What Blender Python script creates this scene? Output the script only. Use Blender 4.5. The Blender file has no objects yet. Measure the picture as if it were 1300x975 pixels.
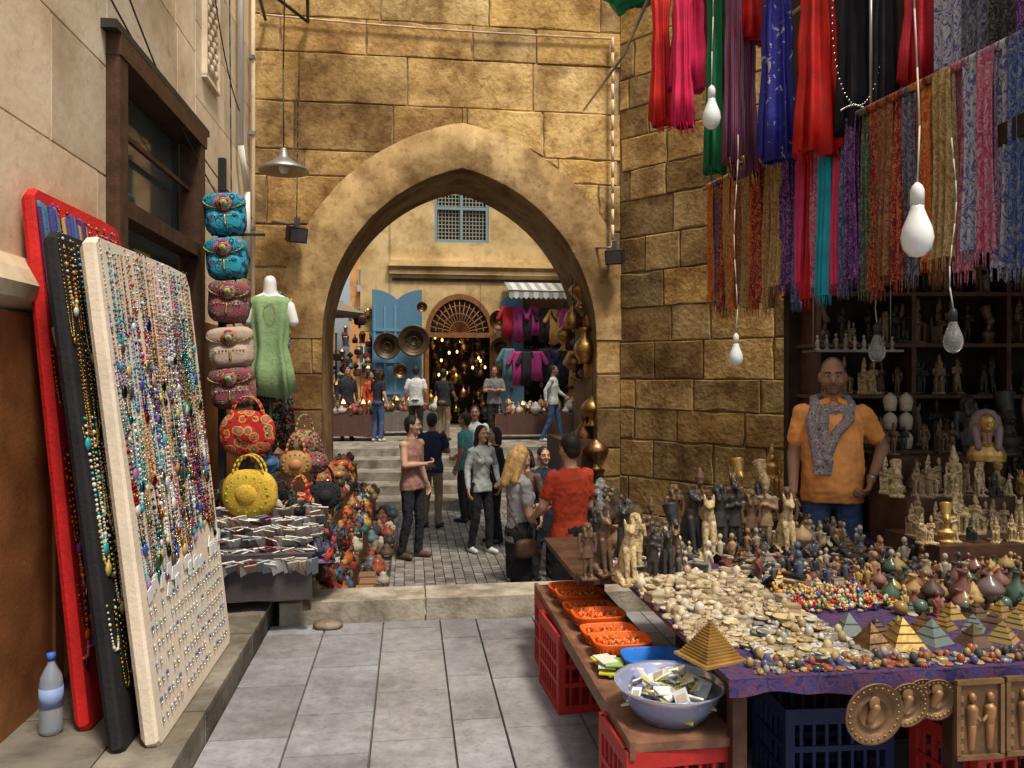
import bpy, math, random
import numpy as np
from mathutils import Vector, Matrix, noise
from mathutils.bvhtree import BVHTree
R=random.Random(11)
sc=bpy.context.scene
CA,SA=.9916,.129
def L(u,v,z=0): return Vector((CA*u-SA*v,SA*u+CA*v,z))
AL=math.atan2(SA,CA)
TL=Matrix.Rotation(AL,4,'Z')
def TR(x,y,z,rz=0,s=1.0,rx=0,ry=0):
    return Matrix.Translation((x,y,z))@Matrix.Rotation(rz,4,'Z')@Matrix.Rotation(rx,4,'X')@Matrix.Rotation(ry,4,'Y')@Matrix.Diagonal((s,s,s,1))
def TLu(u,v,z,rz=0,s=1.0,rx=0,ry=0):
    p=L(u,v,z); return TR(p.x,p.y,p.z,rz+AL,s,rx,ry)
# ---------------------------------------------------------------- materials
CLOTH=set()
def M(name,col=(.5,.5,.5),rough=.75,metal=0,var=.2,sc_=6,bump=.15,bs=50,col2=None,emit=0,kind='noise',pal=None,trans=0,cloth=False,spec=.3,dist=.01,stain=None,stretch=None):
    m=bpy.data.materials.new(name); m.use_nodes=True
    nt=m.node_tree; N=nt.nodes; K=nt.links; p=N['Principled BSDF']
    tc=N.new('ShaderNodeTexCoord')
    co=tc.outputs['Object']
    if stretch:
        mp=N.new('ShaderNodeMapping'); mp.inputs['Scale'].default_value=stretch; K.new(co,mp.inputs[0]); co=mp.outputs[0]
    ra=N.new('ShaderNodeValToRGB')
    if kind=='pal':
        t=N.new('ShaderNodeTexVoronoi'); t.inputs['Scale'].default_value=sc_
        K.new(co,t.inputs['Vector']); sp=N.new('ShaderNodeSeparateColor'); K.new(t.outputs['Color'],sp.inputs[0]); fac=sp.outputs[0]
    elif kind=='ring':
        t=N.new('ShaderNodeTexVoronoi'); t.inputs['Scale'].default_value=sc_
        K.new(co,t.inputs['Vector']); mu=N.new('ShaderNodeMath'); mu.operation='MULTIPLY'; mu.inputs[1].default_value=1.6
        K.new(t.outputs['Distance'],mu.inputs[0]); fac=mu.outputs[0]
    elif kind in('stripe','vstripe'):
        t=N.new('ShaderNodeTexWave'); t.bands_direction='Z' if kind=='stripe' else 'X'; t.inputs['Scale'].default_value=sc_; t.inputs['Distortion'].default_value=.7
        K.new(co,t.inputs['Vector']); fac=t.outputs['Fac']
    else:
        t=N.new('ShaderNodeTexNoise'); t.inputs['Scale'].default_value=sc_; t.inputs['Detail'].default_value=7 if kind!='marb' else 3
        if kind=='marb': t.inputs['Distortion'].default_value=1.8
        K.new(co,t.inputs['Vector']); fac=t.outputs['Fac']
    e=ra.color_ramp.elements
    if pal:
        ra.color_ramp.interpolation='CONSTANT'
        n=len(pal)
        lo,hi=(.3,.7) if kind=='marb' else (0,1)
        while len(e)<n: e.new(.5)
        for i in range(n):
            e[i].position=lo+(hi-lo)*i/n if i else 0
            e[i].color=(*pal[i],1)
    else:
        c2=col2 or tuple(min(1,c*(1+var)) for c in col)
        c1=col if col2 else tuple(c*(1-var) for c in col)
        e[0].position=.3;e[1].position=.7;e[0].color=(*c1,1);e[1].color=(*c2,1)
    K.new(fac,ra.inputs[0])
    at=N.new('ShaderNodeAttribute'); at.attribute_name='Col'
    mx=N.new('ShaderNodeMix'); mx.data_type='RGBA'; mx.blend_type='MULTIPLY'; mx.inputs[0].default_value=1
    K.new(ra.outputs[0],mx.inputs[6]); K.new(at.outputs['Color'],mx.inputs[7])
    out=mx.outputs[2]
    if stain:
        for (ss,lo,hi,cc,det) in stain:
            n3=N.new('ShaderNodeTexNoise'); n3.inputs['Scale'].default_value=ss; n3.inputs['Detail'].default_value=det; n3.inputs['Roughness'].default_value=.65
            K.new(co,n3.inputs['Vector']); r3=N.new('ShaderNodeValToRGB'); r3.color_ramp.elements[0].position=lo; r3.color_ramp.elements[1].position=hi
            r3.color_ramp.elements[0].color=(*cc,1); r3.color_ramp.elements[1].color=(1,1,1,1); K.new(n3.outputs['Fac'],r3.inputs[0])
            m3=N.new('ShaderNodeMix'); m3.data_type='RGBA'; m3.blend_type='MULTIPLY'; m3.inputs[0].default_value=1
            K.new(out,m3.inputs[6]); K.new(r3.outputs[0],m3.inputs[7]); out=m3.outputs[2]
    K.new(out,p.inputs['Base Color'])
    p.inputs['Roughness'].default_value=rough; p.inputs['Metallic'].default_value=metal
    p.inputs['Specular IOR Level'].default_value=spec
    if trans: p.inputs['Transmission Weight'].default_value=trans
    if emit:
        p.inputs['Emission Strength'].default_value=emit; p.inputs['Emission Color'].default_value=(*col,1)
    if bump:
        n2=N.new('ShaderNodeTexNoise'); n2.inputs['Scale'].default_value=bs; n2.inputs['Detail'].default_value=6
        K.new(co,n2.inputs['Vector']); bp=N.new('ShaderNodeBump'); bp.inputs['Strength'].default_value=bump; bp.inputs['Distance'].default_value=dist
        K.new(n2.outputs['Fac'],bp.inputs['Height']); K.new(bp.outputs[0],p.inputs['Normal'])
    if cloth: CLOTH.add(m.name)
    return m
# ---------------------------------------------------------------- mesh builder
def sgp(c,e): return math.copysign(abs(c)**e,c)
class B:
    def __init__(s): s.v=[];s.f=[];s.mi=[];s.sm=[];s.c=[];s.mats=[]
    def idx(s,m):
        if m not in s.mats: s.mats.append(m)
        return s.mats.index(m)
    def add(s,V,F,m,sm=False,T=None,col=None):
        o=len(s.v)
        if T is not None: V=[T@Vector(p) for p in V]
        s.v+=[tuple(p) for p in V]; s.f+=[tuple(i+o for i in f) for f in F]
        k=s.idx(m); n=len(F); s.mi+=[k]*n; s.sm+=[sm]*n; s.c+=[col or (1,1,1)]*n
    def merge(s,o,T=None):
        k=len(s.v); s.v+=[tuple(T@Vector(p)) for p in o.v] if T is not None else o.v
        s.f+=[tuple(i+k for i in f) for f in o.f]
        mp=[s.idx(m) for m in o.mats]; s.mi+=[mp[i] for i in o.mi]; s.sm+=o.sm; s.c+=o.c
    def loft(s,rings,m,sm=True,cap=True,T=None,col=None,closed=True):
        n=len(rings[0]); V=[p for r in rings for p in r]; F=[]
        for i in range(len(rings)-1):
            for j in range(n if closed else n-1):
                a=i*n+j;b=i*n+(j+1)%n; F.append((a,b,b+n,a+n))
        if cap and closed: F.append(tuple(range(n-1,-1,-1))); F.append(tuple((len(rings)-1)*n+j for j in range(n)))
        s.add(V,F,m,sm,T,col)
    def lathe(s,prof,m,T=None,n=16,sm=True,col=None,sx=1,sy=1):
        s.loft([[(r*sx*math.cos(2*math.pi*j/n),r*sy*math.sin(2*math.pi*j/n),z) for j in range(n)] for r,z in prof],m,sm,True,T,col)
    def cap(s,a,b,ra,rb,m,n=10,T=None,col=None,k=3):
        a=Vector(a);b=Vector(b);d=b-a;l=d.length
        q=(d.to_track_quat('Z','Y') if l>1e-6 else Vector((0,0,1)).to_track_quat('Z','Y')).to_matrix().to_4x4()
        pr=[(ra*math.sin(t),-ra*math.cos(t)) for t in [math.pi/2*(i+.25)/k for i in range(k)]]+[(ra,0),(rb,l)]+[(rb*math.cos(t),l+rb*math.sin(t)) for t in [math.pi/2*(i+.75)/k for i in range(k)]]
        W=Matrix.Translation(a)@q
        s.lathe(pr,m,(T@W) if T is not None else W,n,True,col)
    def cyl(s,a,b,ra,rb,m,n=12,col=None,T=None,sm=True):
        a=Vector(a);b=Vector(b);d=b-a
        W=Matrix.Translation(a)@d.to_track_quat('Z','Y').to_matrix().to_4x4()
        s.lathe([(ra,0),(rb,d.length)],m,(T@W) if T is not None else W,n,sm,col)
    def tube(s,P,r,m,n=6,col=None,T=None):
        for i in range(len(P)-1): s.cyl(P[i],P[i+1],r,r,m,n,col,T)
    def ell(s,c,r,m,T=None,nu=14,nv=9,e=1,col=None):
        rings=[]
        for i in range(nv):
            ph=-math.pi/2+math.pi*(i+.3)/(nv-.4)
            rings.append([(c[0]+r[0]*sgp(math.cos(ph),e)*sgp(math.cos(2*math.pi*j/nu),e),c[1]+r[1]*sgp(math.cos(ph),e)*sgp(math.sin(2*math.pi*j/nu),e),c[2]+r[2]*sgp(math.sin(ph),e)) for j in range(nu)])
        s.loft(rings,m,True,True,T,col)
    def box(s,c,d,m,rz=0,T=None,col=None,rx=0,ry=0):
        x,y,z=d[0]/2,d[1]/2,d[2]/2
        W=TR(c[0],c[1],c[2],rz,1,rx,ry)
        V=[(i*x,j*y,k*z) for i in(-1,1) for j in(-1,1) for k in(-1,1)]
        F=[(0,1,3,2),(4,6,7,5),(0,4,5,1),(2,3,7,6),(0,2,6,4),(1,5,7,3)]
        s.add(V,F,m,False,(T@W) if T is not None else W,col)
    def prism(s,pts,y0,y1,m,T=None,col=None,sm=False):
        n=len(pts); V=[(x,y0,z) for x,z in pts]+[(x,y1,z) for x,z in pts]
        F=[tuple(range(n)),tuple(range(2*n-1,n-1,-1))]+[(i,i+n,(i+1)%n+n,(i+1)%n) for i in range(n)]
        s.add(V,F,m,sm,T,col)
    def mesh(s,name):
        me=bpy.data.meshes.new(name); me.from_pydata(s.v,[],s.f)
        for m in s.mats: me.materials.append(m)
        me.polygons.foreach_set('material_index',s.mi); me.polygons.foreach_set('use_smooth',s.sm)
        a=me.attributes.new('Col','FLOAT_COLOR','FACE')
        c=np.ones((len(s.f),4),dtype=np.float32); c[:,:3]=np.array(s.c,dtype=np.float32).reshape(-1,3)
        a.data.foreach_set('color',c.ravel()); me.update(); return me
    def obj(s,name,T=None,parent=None):
        ob=bpy.data.objects.new(name,s.mesh(name)); sc.collection.objects.link(ob)
        if T is not None: ob.matrix_world=T
        if parent: ob.parent=parent
        return ob
def empty(name):
    o=bpy.data.objects.new(name,None); sc.collection.objects.link(o); return o
def inst(name,me,T):
    o=bpy.data.objects.new(name,me); sc.collection.objects.link(o); o.matrix_world=T; return o
def fuse(b,vox,smooth=2,disp=0):
    me=b.mesh('tmp'); ob=bpy.data.objects.new('tmp',me); sc.collection.objects.link(ob)
    md=ob.modifiers.new('r','REMESH'); md.mode='VOXEL'; md.voxel_size=vox
    if smooth: ms=ob.modifiers.new('s','SMOOTH'); ms.factor=.5; ms.iterations=smooth
    bpy.context.view_layer.update()
    dg=bpy.context.evaluated_depsgraph_get()
    m2=bpy.data.meshes.new_from_object(ob.evaluated_get(dg))
    bv=BVHTree.FromPolygons([v.co for v in me.vertices],[tuple(p.vertices) for p in me.polygons])
    o=B(); o.mats=list(b.mats)
    mi=[];cc=[]
    for p in m2.polygons:
        r=bv.find_nearest(p.center); k=r[2] if r[2] is not None else 0
        mi.append(b.mi[k]); cc.append(b.c[k])
    V=[v.co.copy() for v in m2.vertices]
    if disp:
        cl=[m.name in CLOTH for m in b.mats]; fl=[0]*len(V)
        for p,k in zip(m2.polygons,mi):
            if cl[k]:
                for i in p.vertices: fl[i]=1
        for i,v in enumerate(m2.vertices):
            if fl[i]:
                c=v.co; q=noise.noise(Vector((c.x*13,c.y*13,c.z*9+c.x*9)))+.6*noise.noise(Vector((c.x*24,c.y*24,c.z*30)))
                V[i]=c+v.normal*(disp*q)
    o.v=[tuple(v) for v in V]; o.f=[tuple(p.vertices) for p in m2.polygons]; o.mi=mi; o.c=cc; o.sm=[True]*len(mi)
    bpy.data.objects.remove(ob); return o
# ---------------------------------------------------------------- palette
ST=[(.5,.40,.60,(.50,.44,.37),9),(1.9,.38,.54,(.52,.46,.40),10),(7,.34,.50,(.66,.60,.54),8),(30,.36,.46,(.72,.68,.62),5)]
stone=M('ochre_stone',(.58,.39,.155),.92,col2=(.82,.60,.29),sc_=2.8,bump=.8,bs=20,dist=.016,stain=ST)
mortar=M('mortar',(.36,.26,.14),.95,var=.35,sc_=9,bump=.6)
plast=M('arch_plaster',(.50,.34,.15),.9,col2=(.72,.51,.25),sc_=1.5,bump=.6,bs=12,dist=.015,stain=[(.8,.40,.60,(.50,.44,.37),9),(3,.36,.52,(.58,.52,.45),9),(14,.34,.46,(.7,.66,.6),6)])
cream=M('cream_plaster',(.66,.53,.36),.85,col2=(.80,.68,.50),sc_=1.3,bump=.35,bs=16,stain=[(.8,.34,.54,(.68,.6,.5),9),(6,.3,.42,(.75,.7,.65),8)])
wood=M('dark_wood',(.07,.032,.018),.5,var=.4,sc_=12,bump=.3)
brown=M('brown_panel',(.22,.085,.03),.5,var=.35,sc_=5,bump=.2)
paveM=M('grey_paving',(.27,.27,.285),.5,var=.16,sc_=14,bump=.35,bs=140,dist=.003,stain=[(1.1,.38,.56,(.66,.65,.64),9),(45,.35,.5,(.78,.78,.78),4),(4,.3,.42,(.7,.69,.67),8)])
cobM=M('dark_cobble',(.20,.185,.165),.6,var=.3,sc_=7,bump=.4,bs=60)
curbM=M('curb_stone',(.36,.32,.26),.8,var=.3,sc_=5,bump=.6,bs=40,stain=[(3,.38,.56,(.52,.48,.43),9)])
groundM=M('ground_earth',(.16,.14,.11),.9,var=.2,sc_=2)
white=M('white_paint',(.75,.74,.70),.5,var=.06,bump=.05)
tint=M('tinted_paint',(1,1,1),.55,var=.16,sc_=24,bump=.15)
tintc=M('tinted_cloth',(1,1,1),.9,var=.22,sc_=9,bump=.4,bs=90,cloth=True)
tints=M('tinted_gloss',(1,1,1),.22,var=.15,sc_=30,bump=0,spec=.5)
metal=M('grey_metal',(.35,.35,.34),.4,.8,bump=.1)
dmetal=M('dark_metal',(.05,.05,.05),.5,.5)
gold=M('brass',(.60,.38,.12),.38,1,var=.35,sc_=30,bump=.3,bs=70)
copper=M('copper',(.40,.23,.12),.4,1,var=.35,sc_=30,bump=.3)
silver=M('silver',(.7,.7,.68),.25,1,var=.2)
glassD=M('window_glass',(.06,.075,.07),.08,var=.3,sc_=1,bump=0,spec=.9)
bulbM=M('bulb_glass',(.78,.80,.78),.12,var=.03,bump=0,spec=.7)
clearb=M('clear_bulb',(.75,.78,.76),.05,trans=.85,var=.02,bump=0)
plasticclear=M('clear_plastic',(.62,.70,.78),.12,trans=.7,var=.02,bump=0)
black=M('black_cloth',(.014,.013,.015),.85,var=.3,bump=.4,cloth=True)
blackst=M('black_basalt',(.035,.032,.03),.35,var=.4,sc_=9,bump=.3,bs=40)
creamst=M('cream_stone',(.54,.41,.22),.6,var=.25,sc_=10,bump=.5,bs=30,stain=[(14,.38,.52,(.45,.36,.27),5)])
bronzest=M('bronze_resin',(.14,.085,.05),.4,.3,var=.35,sc_=9,bump=.3)
redcloth=M('red_cloth',(.55,.015,.015),.8,var=.2,bump=.4,cloth=True)
boardc=M('cream_velvet',(.66,.56,.44),.9,var=.10,sc_=5,bump=.3,cloth=True)
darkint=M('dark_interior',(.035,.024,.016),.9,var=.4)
blackpat=M('embroidered_dark',kind='pal',sc_=75,pal=[(.02,.02,.03),(.3,.03,.05),(.02,.02,.03),(.03,.25,.3),(.5,.3,.05),(.02,.02,.03)],rough=.9,bump=.4,cloth=True)
# ---------------------------------------------------------------- ground & paving
b=B(); b.add([(-400,-400,-.72),(400,-400,-.72),(400,400,-.72),(-400,400,-.72)],[(0,1,2,3)],groundM); b.obj('ground')
b=B()
T=TL
b.box((1.5,-.7,-.36),(14,12.0,.7),mortar,T=T,col=(.35,.4,.6))
b.obj('street_base')
b=B()
us=[-.9]
for w in [.36,.37,.37,.24,.38,.36,.40,.37,.41,.38,.4]*2: us.append(us[-1]+w)
for i in range(len(us)-1):
    if us[i]>5: break
    v=-2+R.random()*.5
    while v<5.28:
        l=R.choice([.42,.55,.6,.62]); v1=min(v+l,5.29)
        if v1-v>.05:
            g=R.uniform(.84,1.12); w=R.uniform(-.02,.03)
            x0,x1,y0,y1=us[i]+.0025,us[i+1]-.0025,v+.0025,v1-.0025; z=.012+R.uniform(-.0015,.0015)
            V=[(x0,y0,0),(x1,y0,0),(x1,y1,0),(x0,y1,0),(x0+.003,y0+.003,z),(x1-.003,y0+.003,z),(x1-.003,y1-.003,z),(x0+.003,y1-.003,z)]
            b.add(V,[(4,5,6,7),(0,1,5,4),(1,2,6,5),(2,3,7,6),(3,0,4,7)],paveM,T=T,col=(g+w,g,g-w))
        v=v1
b.obj('pavement')
b=B()
x=-.85
while x<4:
    l=R.uniform(.9,1.3); b.box((x+l/2,5.47,.075),(l-.012,.33,.15+R.uniform(-.004,.004)),curbM,T=T,col=(R.uniform(.8,1.1),)*3); x+=l
for i in range(4): b.box((1.2,5.78+i*.3,-.09-.17*i-.3),(5.2,.3,.6),curbM,T=T)
b.obj('stone_kerb')
b=B()
b.box((-1.9,1.8,.065),(2,7.6,.13),curbM,T=T)
v=-2
while v<5.5:
    l=R.uniform(.7,1.1); b.box((-1.05,v+l/2,.0755),(.30,l-.01,.155),curbM,T=T,col=(R.uniform(.5,.65),)*3)
    b.box((-1.46,v+l/2,.0735),(.5,l-.01,.151),curbM,T=T,col=(R.uniform(.42,.55),)*3); v+=l
b.obj('shop_doorstep')
b=B()
for i in range(-10,52):
    for j in range(70):
        u=i*.115+R.uniform(-.003,.003)+.0; v=6.6+j*.115+(.05 if i%2 else 0)
        if v>13.6 or u>4.5: continue
        b.box((u,v,-.70),(.105,.105,.04+R.uniform(-.004,.004)),cobM,T=T,col=(R.uniform(.6,1.3),)*3)
b.obj('cobbled_road')
b=B()
for i in range(5):
    b.box((.5,13.6+i*.72+5,-.68+.16*(i+.5)-.2),(13,10,.16+.4),curbM,T=T,col=(R.uniform(.6,.75),)*3)
b.obj('stone_steps')
# ---------------------------------------------------------------- arch wall
AC,SP,HA,CC=.59,2.05,1.54,.427; RR=HA+CC; RO=RR+.50; VW=8.87
def clip(poly,n,p):
    out=[]
    for i in range(len(poly)):
        a=poly[i];c=poly[(i+1)%len(poly)]
        da=(a[0]-p[0])*n[0]+(a[1]-p[1])*n[1]; dc=(c[0]-p[0])*n[0]+(c[1]-p[1])*n[1]
        if da>=0: out.append(a)
        if (da>=0)!=(dc>=0):
            t=da/(da-dc); out.append((a[0]+t*(c[0]-a[0]),a[1]+t*(c[1]-a[1])))
    return out
def archclip(r):
    cz=sum(p[1] for p in r)/4
    if cz<SP:
        if max(p[0] for p in r)<=AC-HA or min(p[0] for p in r)>=AC+HA: return [r]
        o=[]
        for n_,x_ in(((-1,0),AC-HA),((1,0),AC+HA)):
            q=clip(r,n_,(x_,0))
            if len(q)>2:o.append(q)
        return o
    parts=[clip(r,(-1,0),(AC,0)),clip(r,(1,0),(AC,0))] if min(p[0] for p in r)<AC<max(p[0] for p in r) and min(p[1] for p in r)<SP+2.55 else [r]
    o=[]
    for q in parts:
        if len(q)<3: continue
        cx=sum(p[0] for p in q)/len(q)-AC; cz=sum(p[1] for p in q)/len(q)-SP
        sg=1 if cx>0 else -1
        n=Vector((cx+sg*CC,cz)).normalized(); P=(AC-sg*CC+n.x*(RO-.03),SP+n.y*(RO-.03))
        q=clip(q,(n.x,n.y),P)
        if len(q)>2:o.append(q)
    return o
PALS=[(1,1,1),(1.05,1.0,.88),(.88,.86,.82),(.78,.75,.72),(1.08,1.06,1.0),(.97,.88,.75),(1.0,.94,.84),(.66,.61,.57),(1.04,.93,.72)]
def blocks(b,T,x0,x1,z0,z1,ch=.37,bw=(.4,.95),prot=.02,cf=None,mat=stone,seed=1,pal=PALS,dark=None,rag=.008,hv=(.65,1.3)):
    r=random.Random(seed); z=z0
    while z<z1-.01:
        h=ch*r.uniform(*hv)
        if z+h>z1-.15: h=z1-z
        x=x0-r.random()*.5
        while x<x1:
            w=r.uniform(*bw); a=max(x,x0);c=min(x+w,x1); x+=w
            if c-a<.06: continue
            g=.0025
            polys=[[(a+g,z+g),(c-g,z+g),(c-g,z+h-g),(a+g,z+h-g)]]
            if cf: polys=[q for p in polys for q in cf(p)]
            col=r.choice(pal); k=r.uniform(.86,1.1)
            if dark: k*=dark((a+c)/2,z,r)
            col=tuple(t*k for t in col)
            for q in polys:
                if rag>.003:
                    qq=[]
                    for i in range(len(q)):
                        p0,p1=q[i],q[(i+1)%len(q)]; nseg=max(1,int(math.hypot(p1[0]-p0[0],p1[1]-p0[1])/.10))
                        for k_ in range(nseg): t=k_/nseg; qq.append((p0[0]+(p1[0]-p0[0])*t,p0[1]+(p1[1]-p0[1])*t))
                    q=qq
                n=len(q); cx=sum(p[0] for p in q)/n; cz=sum(p[1] for p in q)/n
                d=prot+(r.uniform(0,.010) if rag>.003 else 0)
                def inn(p,k):
                    dx,dz=cx-p[0],cz-p[1]; l=math.hypot(dx,dz)+1e-6; return (p[0]+dx/l*k,p[1]+dz/l*k)
                q=[inn(p,r.uniform(0,rag) if r.random()<.88 else r.uniform(rag,rag*3)) for p in q]
                I=[inn(p,r.uniform(.006,.006+rag*2)) for p in q]
                V=[(p[0],.01,p[1]) for p in q]+[(p[0],-d+.008,p[1]) for p in q]+[(p[0],-d,p[1]) for p in I]
                F=[(i,(i+1)%n,(i+1)%n+n,i+n) for i in range(n)]+[(i+n,(i+1)%n+n,(i+1)%n+2*n,i+2*n) for i in range(n)]+[tuple(2*n+i for i in range(n))]
                b.add(V,F,mat,False,T,col)
        z+=h
gate=empty('stone_gateway')
b=B(); TW=TLu(0,VW,0)
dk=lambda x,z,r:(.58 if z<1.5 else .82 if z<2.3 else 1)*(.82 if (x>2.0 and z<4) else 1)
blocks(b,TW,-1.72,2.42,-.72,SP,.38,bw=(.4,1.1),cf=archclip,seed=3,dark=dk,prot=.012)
blocks(b,TW,-1.72,2.42,SP,7.6,.42,bw=(.5,1.5),cf=archclip,seed=5,prot=.012)
b.obj('wall_blocks',parent=gate)
def curve(r,n=26):
    P=[]
    a1=math.acos(CC/r)
    for i in range(n+1):
        a=a1*i/n; P.append((AC-CC+r*math.cos(a),SP+r*math.sin(a)))
    P2=[(2*AC-x,z) for x,z in P[::-1][1:]]
    return P+P2
ci=curve(RR);co=curve(RO)
b=B()
n=len(ci)
for i in range(n-1):
    g=.92+.14*noise.noise(Vector((i*.35,0,0)))
    Vs=[]
    for j in (i,i+1):
        (x,z),(X,Z)=ci[j],co[j]
        w=1+.045*noise.noise(Vector((j*.6,3,0))); X,Z=x+(X-x)*w,z+(Z-z)*w
        Vs+=[(x,-.020,z),(x+(X-x)*.03,-.026,z+(Z-z)*.03),(X,-.024,Z),(X+(X-x)*.02,.02,Z+(Z-z)*.02)]
    b.add(Vs,[(k,k+4,k+5,k+1) for k in range(3)],plast,True,TW,(g,g,g))
b.obj('arch_ring',parent=gate)
b=B()
path=[(AC+HA,-.72)]+[(AC+HA,-.72+.35*i) for i in range(1,8)]+ci+[(AC-HA,-.72+.35*i) for i in range(7,-1,-1)]
V=[];F=[]
for x,z in path: V+=[(x,-.021,z),(x,.4,z),(x,.8,z),(x,1.25,z)]
for i in range(len(path)-1):
    for k in range(3): a=i*4+k; F.append((a,a+1,a+5,a+4))
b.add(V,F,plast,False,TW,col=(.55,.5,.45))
cm=curve(RR+.25)
for y in (.006,1.25):
    V=[];F=[]
    cu=cm if y<1 else ci
    for x,z in cu: V+=[(x,y,z),(x,y,7.6)]
    for i in range(len(cu)-1): F.append((2*i,2*i+1,2*i+3,2*i+2))
    hw=RR+.25-CC if y<1 else HA
    b.add(V,F,mortar,T=TW)
    for xa,xb in((-1.72,AC-hw),(AC+hw,2.5)): b.add([(xa,y,SP),(xb,y,SP),(xb,y,7.6),(xa,y,7.6)],[(0,1,2,3)],mortar,T=TW)
    for xa,xb in((-1.72,AC-HA),(AC+HA,2.5)): b.add([(xa,y,-.72),(xb,y,-.72),(xb,y,SP),(xa,y,SP)],[(0,1,2,3)],mortar,T=TW)
b.obj('arch_soffit',parent=gate)
c0=L(2.42,VW,0); ang=math.atan2(-1,1)
TA=TR(c0.x,c0.y,0,ang)
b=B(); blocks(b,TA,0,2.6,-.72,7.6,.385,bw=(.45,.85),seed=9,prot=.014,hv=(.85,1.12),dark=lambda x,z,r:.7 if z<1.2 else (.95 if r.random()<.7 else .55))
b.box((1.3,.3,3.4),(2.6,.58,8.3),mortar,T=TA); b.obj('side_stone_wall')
# ---------------------------------------------------------------- left building
lb=empty('shop_building')
TWl=TLu(-1.7,0,0,math.pi/2)
b=B()
CP=[(1,1,1),(1.03,1.0,.97),(.96,.94,.92)]
kw=dict(prot=.004,mat=cream,pal=CP,rag=0,hv=(.95,1.05))
blocks(b,TWl,1.0,4.71,.13,1.95,1.0,bw=(1.2,1.8),seed=2,**kw)
blocks(b,TWl,1.0,4.71,2.12,8,.62,bw=(1.1,1.9),seed=2,**kw)
blocks(b,TWl,4.71,6.57,3.62,8,.62,bw=(1.1,1.9),seed=4,**kw)
blocks(b,TWl,6.57,8.85,.13,8,.62,bw=(1.1,1.9),seed=6,**kw)
b.box((2.85,.2,4.1),(3.7,.36,8),cream,T=TWl);b.box((7.72,.2,4.1),(2.3,.36,8),cream,T=TWl);b.box((5.64,.2,5.85),(1.86,.36,4.4),cream,T=TWl)
b.obj('wall',parent=lb)
b=B()
pr=[(-.03,1.93),(.02,1.93),(.10,1.97),(.12,2.03),(.08,2.10),(.03,2.16),(-.03,2.16)]
b.add([(1,-y,z) for y,z in pr]+[(4.0,-y,z) for y,z in pr],[(i,i+1,i+8,i+7) for i in range(6)]+[tuple(range(7,14))],cream,False,TWl)
b.box((2.5,-.03,1.02),(3.0,.04,1.78),brown,T=TWl)
b.box((3.96,-.04,1.02),(.09,.05,1.78),brown,T=TWl)
b.box((7.7,-.03,1.1),(2.2,.05,1.95),brown,T=TWl)
b.obj('wooden_dado',parent=lb)
b=B()
b.box((5.64,.12,1.85),(1.8,.02,3.3),glassD,T=TWl)
for x in(4.76,6.5): b.box((x,.0,1.85),(.13,.16,3.45),wood,T=TWl)
b.box((5.64,.0,3.52),(1.9,.18,.13),wood,T=TWl); b.box((5.64,.0,2.62),(1.7,.14,.10),wood,T=TWl); b.box((5.64,.02,.4),(1.7,.14,.55),wood,T=TWl)
b.box((5.64,-.04,3.60),(2.05,.1,.05),dmetal,T=TWl)
b.box((5.64,.02,3.1),(1.72,.03,.03),wood,T=TWl)
b.obj('shop_window',parent=lb)
b=B()
for i in range(5):
    for j in range(11):
        if (i+j)%2==0: b.ell((7.0+(i-2)*.075,-.02,4.25+j*.075),(.034,.03,.045),cream,T=TWl,nu=8,nv=5,col=(.8,.78,.75))
        else: b.box((7.0+(i-2)*.075,-.015,4.25+j*.075),(.05,.03,.05),cream,T=TWl,ry=.785,col=(.65,.62,.58))
b.box((7.0,-.005,4.62),(.42,.03,.95),cream,T=TWl,col=(.55,.5,.45))
for x in(-.22,.22): b.box((7.0+x,-.02,4.62),(.03,.05,1.0),cream,T=TWl)
for z in(4.12,5.12): b.box((7.0,-.02,z),(.47,.05,.03),cream,T=TWl)
b.obj('carved_ornament',parent=lb)
b=B()
b.tube([TWl@Vector(p) for p in[(8.0,-.06,8),(8.0,-.06,3.9),(8.25,-.07,3.5),(8.3,-.07,2.9)]],.03,white,8)
b.tube([TWl@Vector(p) for p in[(8.62,-.06,8),(8.62,-.06,.2)]],.022,cream,8)
for z in(3.2,4.2,5): b.box((8.62,-.05,z),(.08,.06,.04),metal,T=TWl)
b.obj('drain_pipe')
b=B()
def cable(P0,P1,sag,r=.006,n=14,m=dmetal):
    P0=Vector(P0);P1=Vector(P1)
    P=[P0.lerp(P1,i/n)-Vector((0,0,sag*4*(i/n)*(1-i/n))) for i in range(n+1)]
    b.tube(P,r,m,5)
W=lambda x,y,z:TWl@Vector((x,y,z))
cable(W(4.5,-.05,4.1),W(8.2,-.06,3.1),.25); cable(W(4.6,-.05,3.75),W(8.6,-.05,3.3),.12); cable(W(6.7,-.06,5.2),W(7.9,-.07,4.2),.2)
cable(W(7.5,-.06,5.6),W(7.6,-.06,3.0),.0)
a=TW
cable(a@Vector((-1.6,-.06,5.55)),a@Vector((2.3,-.06,5.5)),.03,.012,m=cream)
cable(a@Vector((2.3,-.10,5.5)),a@Vector((2.3,-.10,3.0)),0,.018,m=cream)
cable(a@Vector((-1.2,-.06,4.9)),a@Vector((-1.2,-.2,3.3)),0,.006)
b.obj('electric_cable')
b=B()
b.tube([a@Vector((-1.55,-.05,5.5)),a@Vector((-1.5,-.9,5.5)),a@Vector((-1.0,-.9,5.5)),a@Vector((-1.1,-.05,5.5)),a@Vector((-1.5,-.9,5.5))],.018,dmetal)
b.obj('metal_bracket')
b=B(); p=a@Vector((-1.28,-.55,0))
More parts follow.
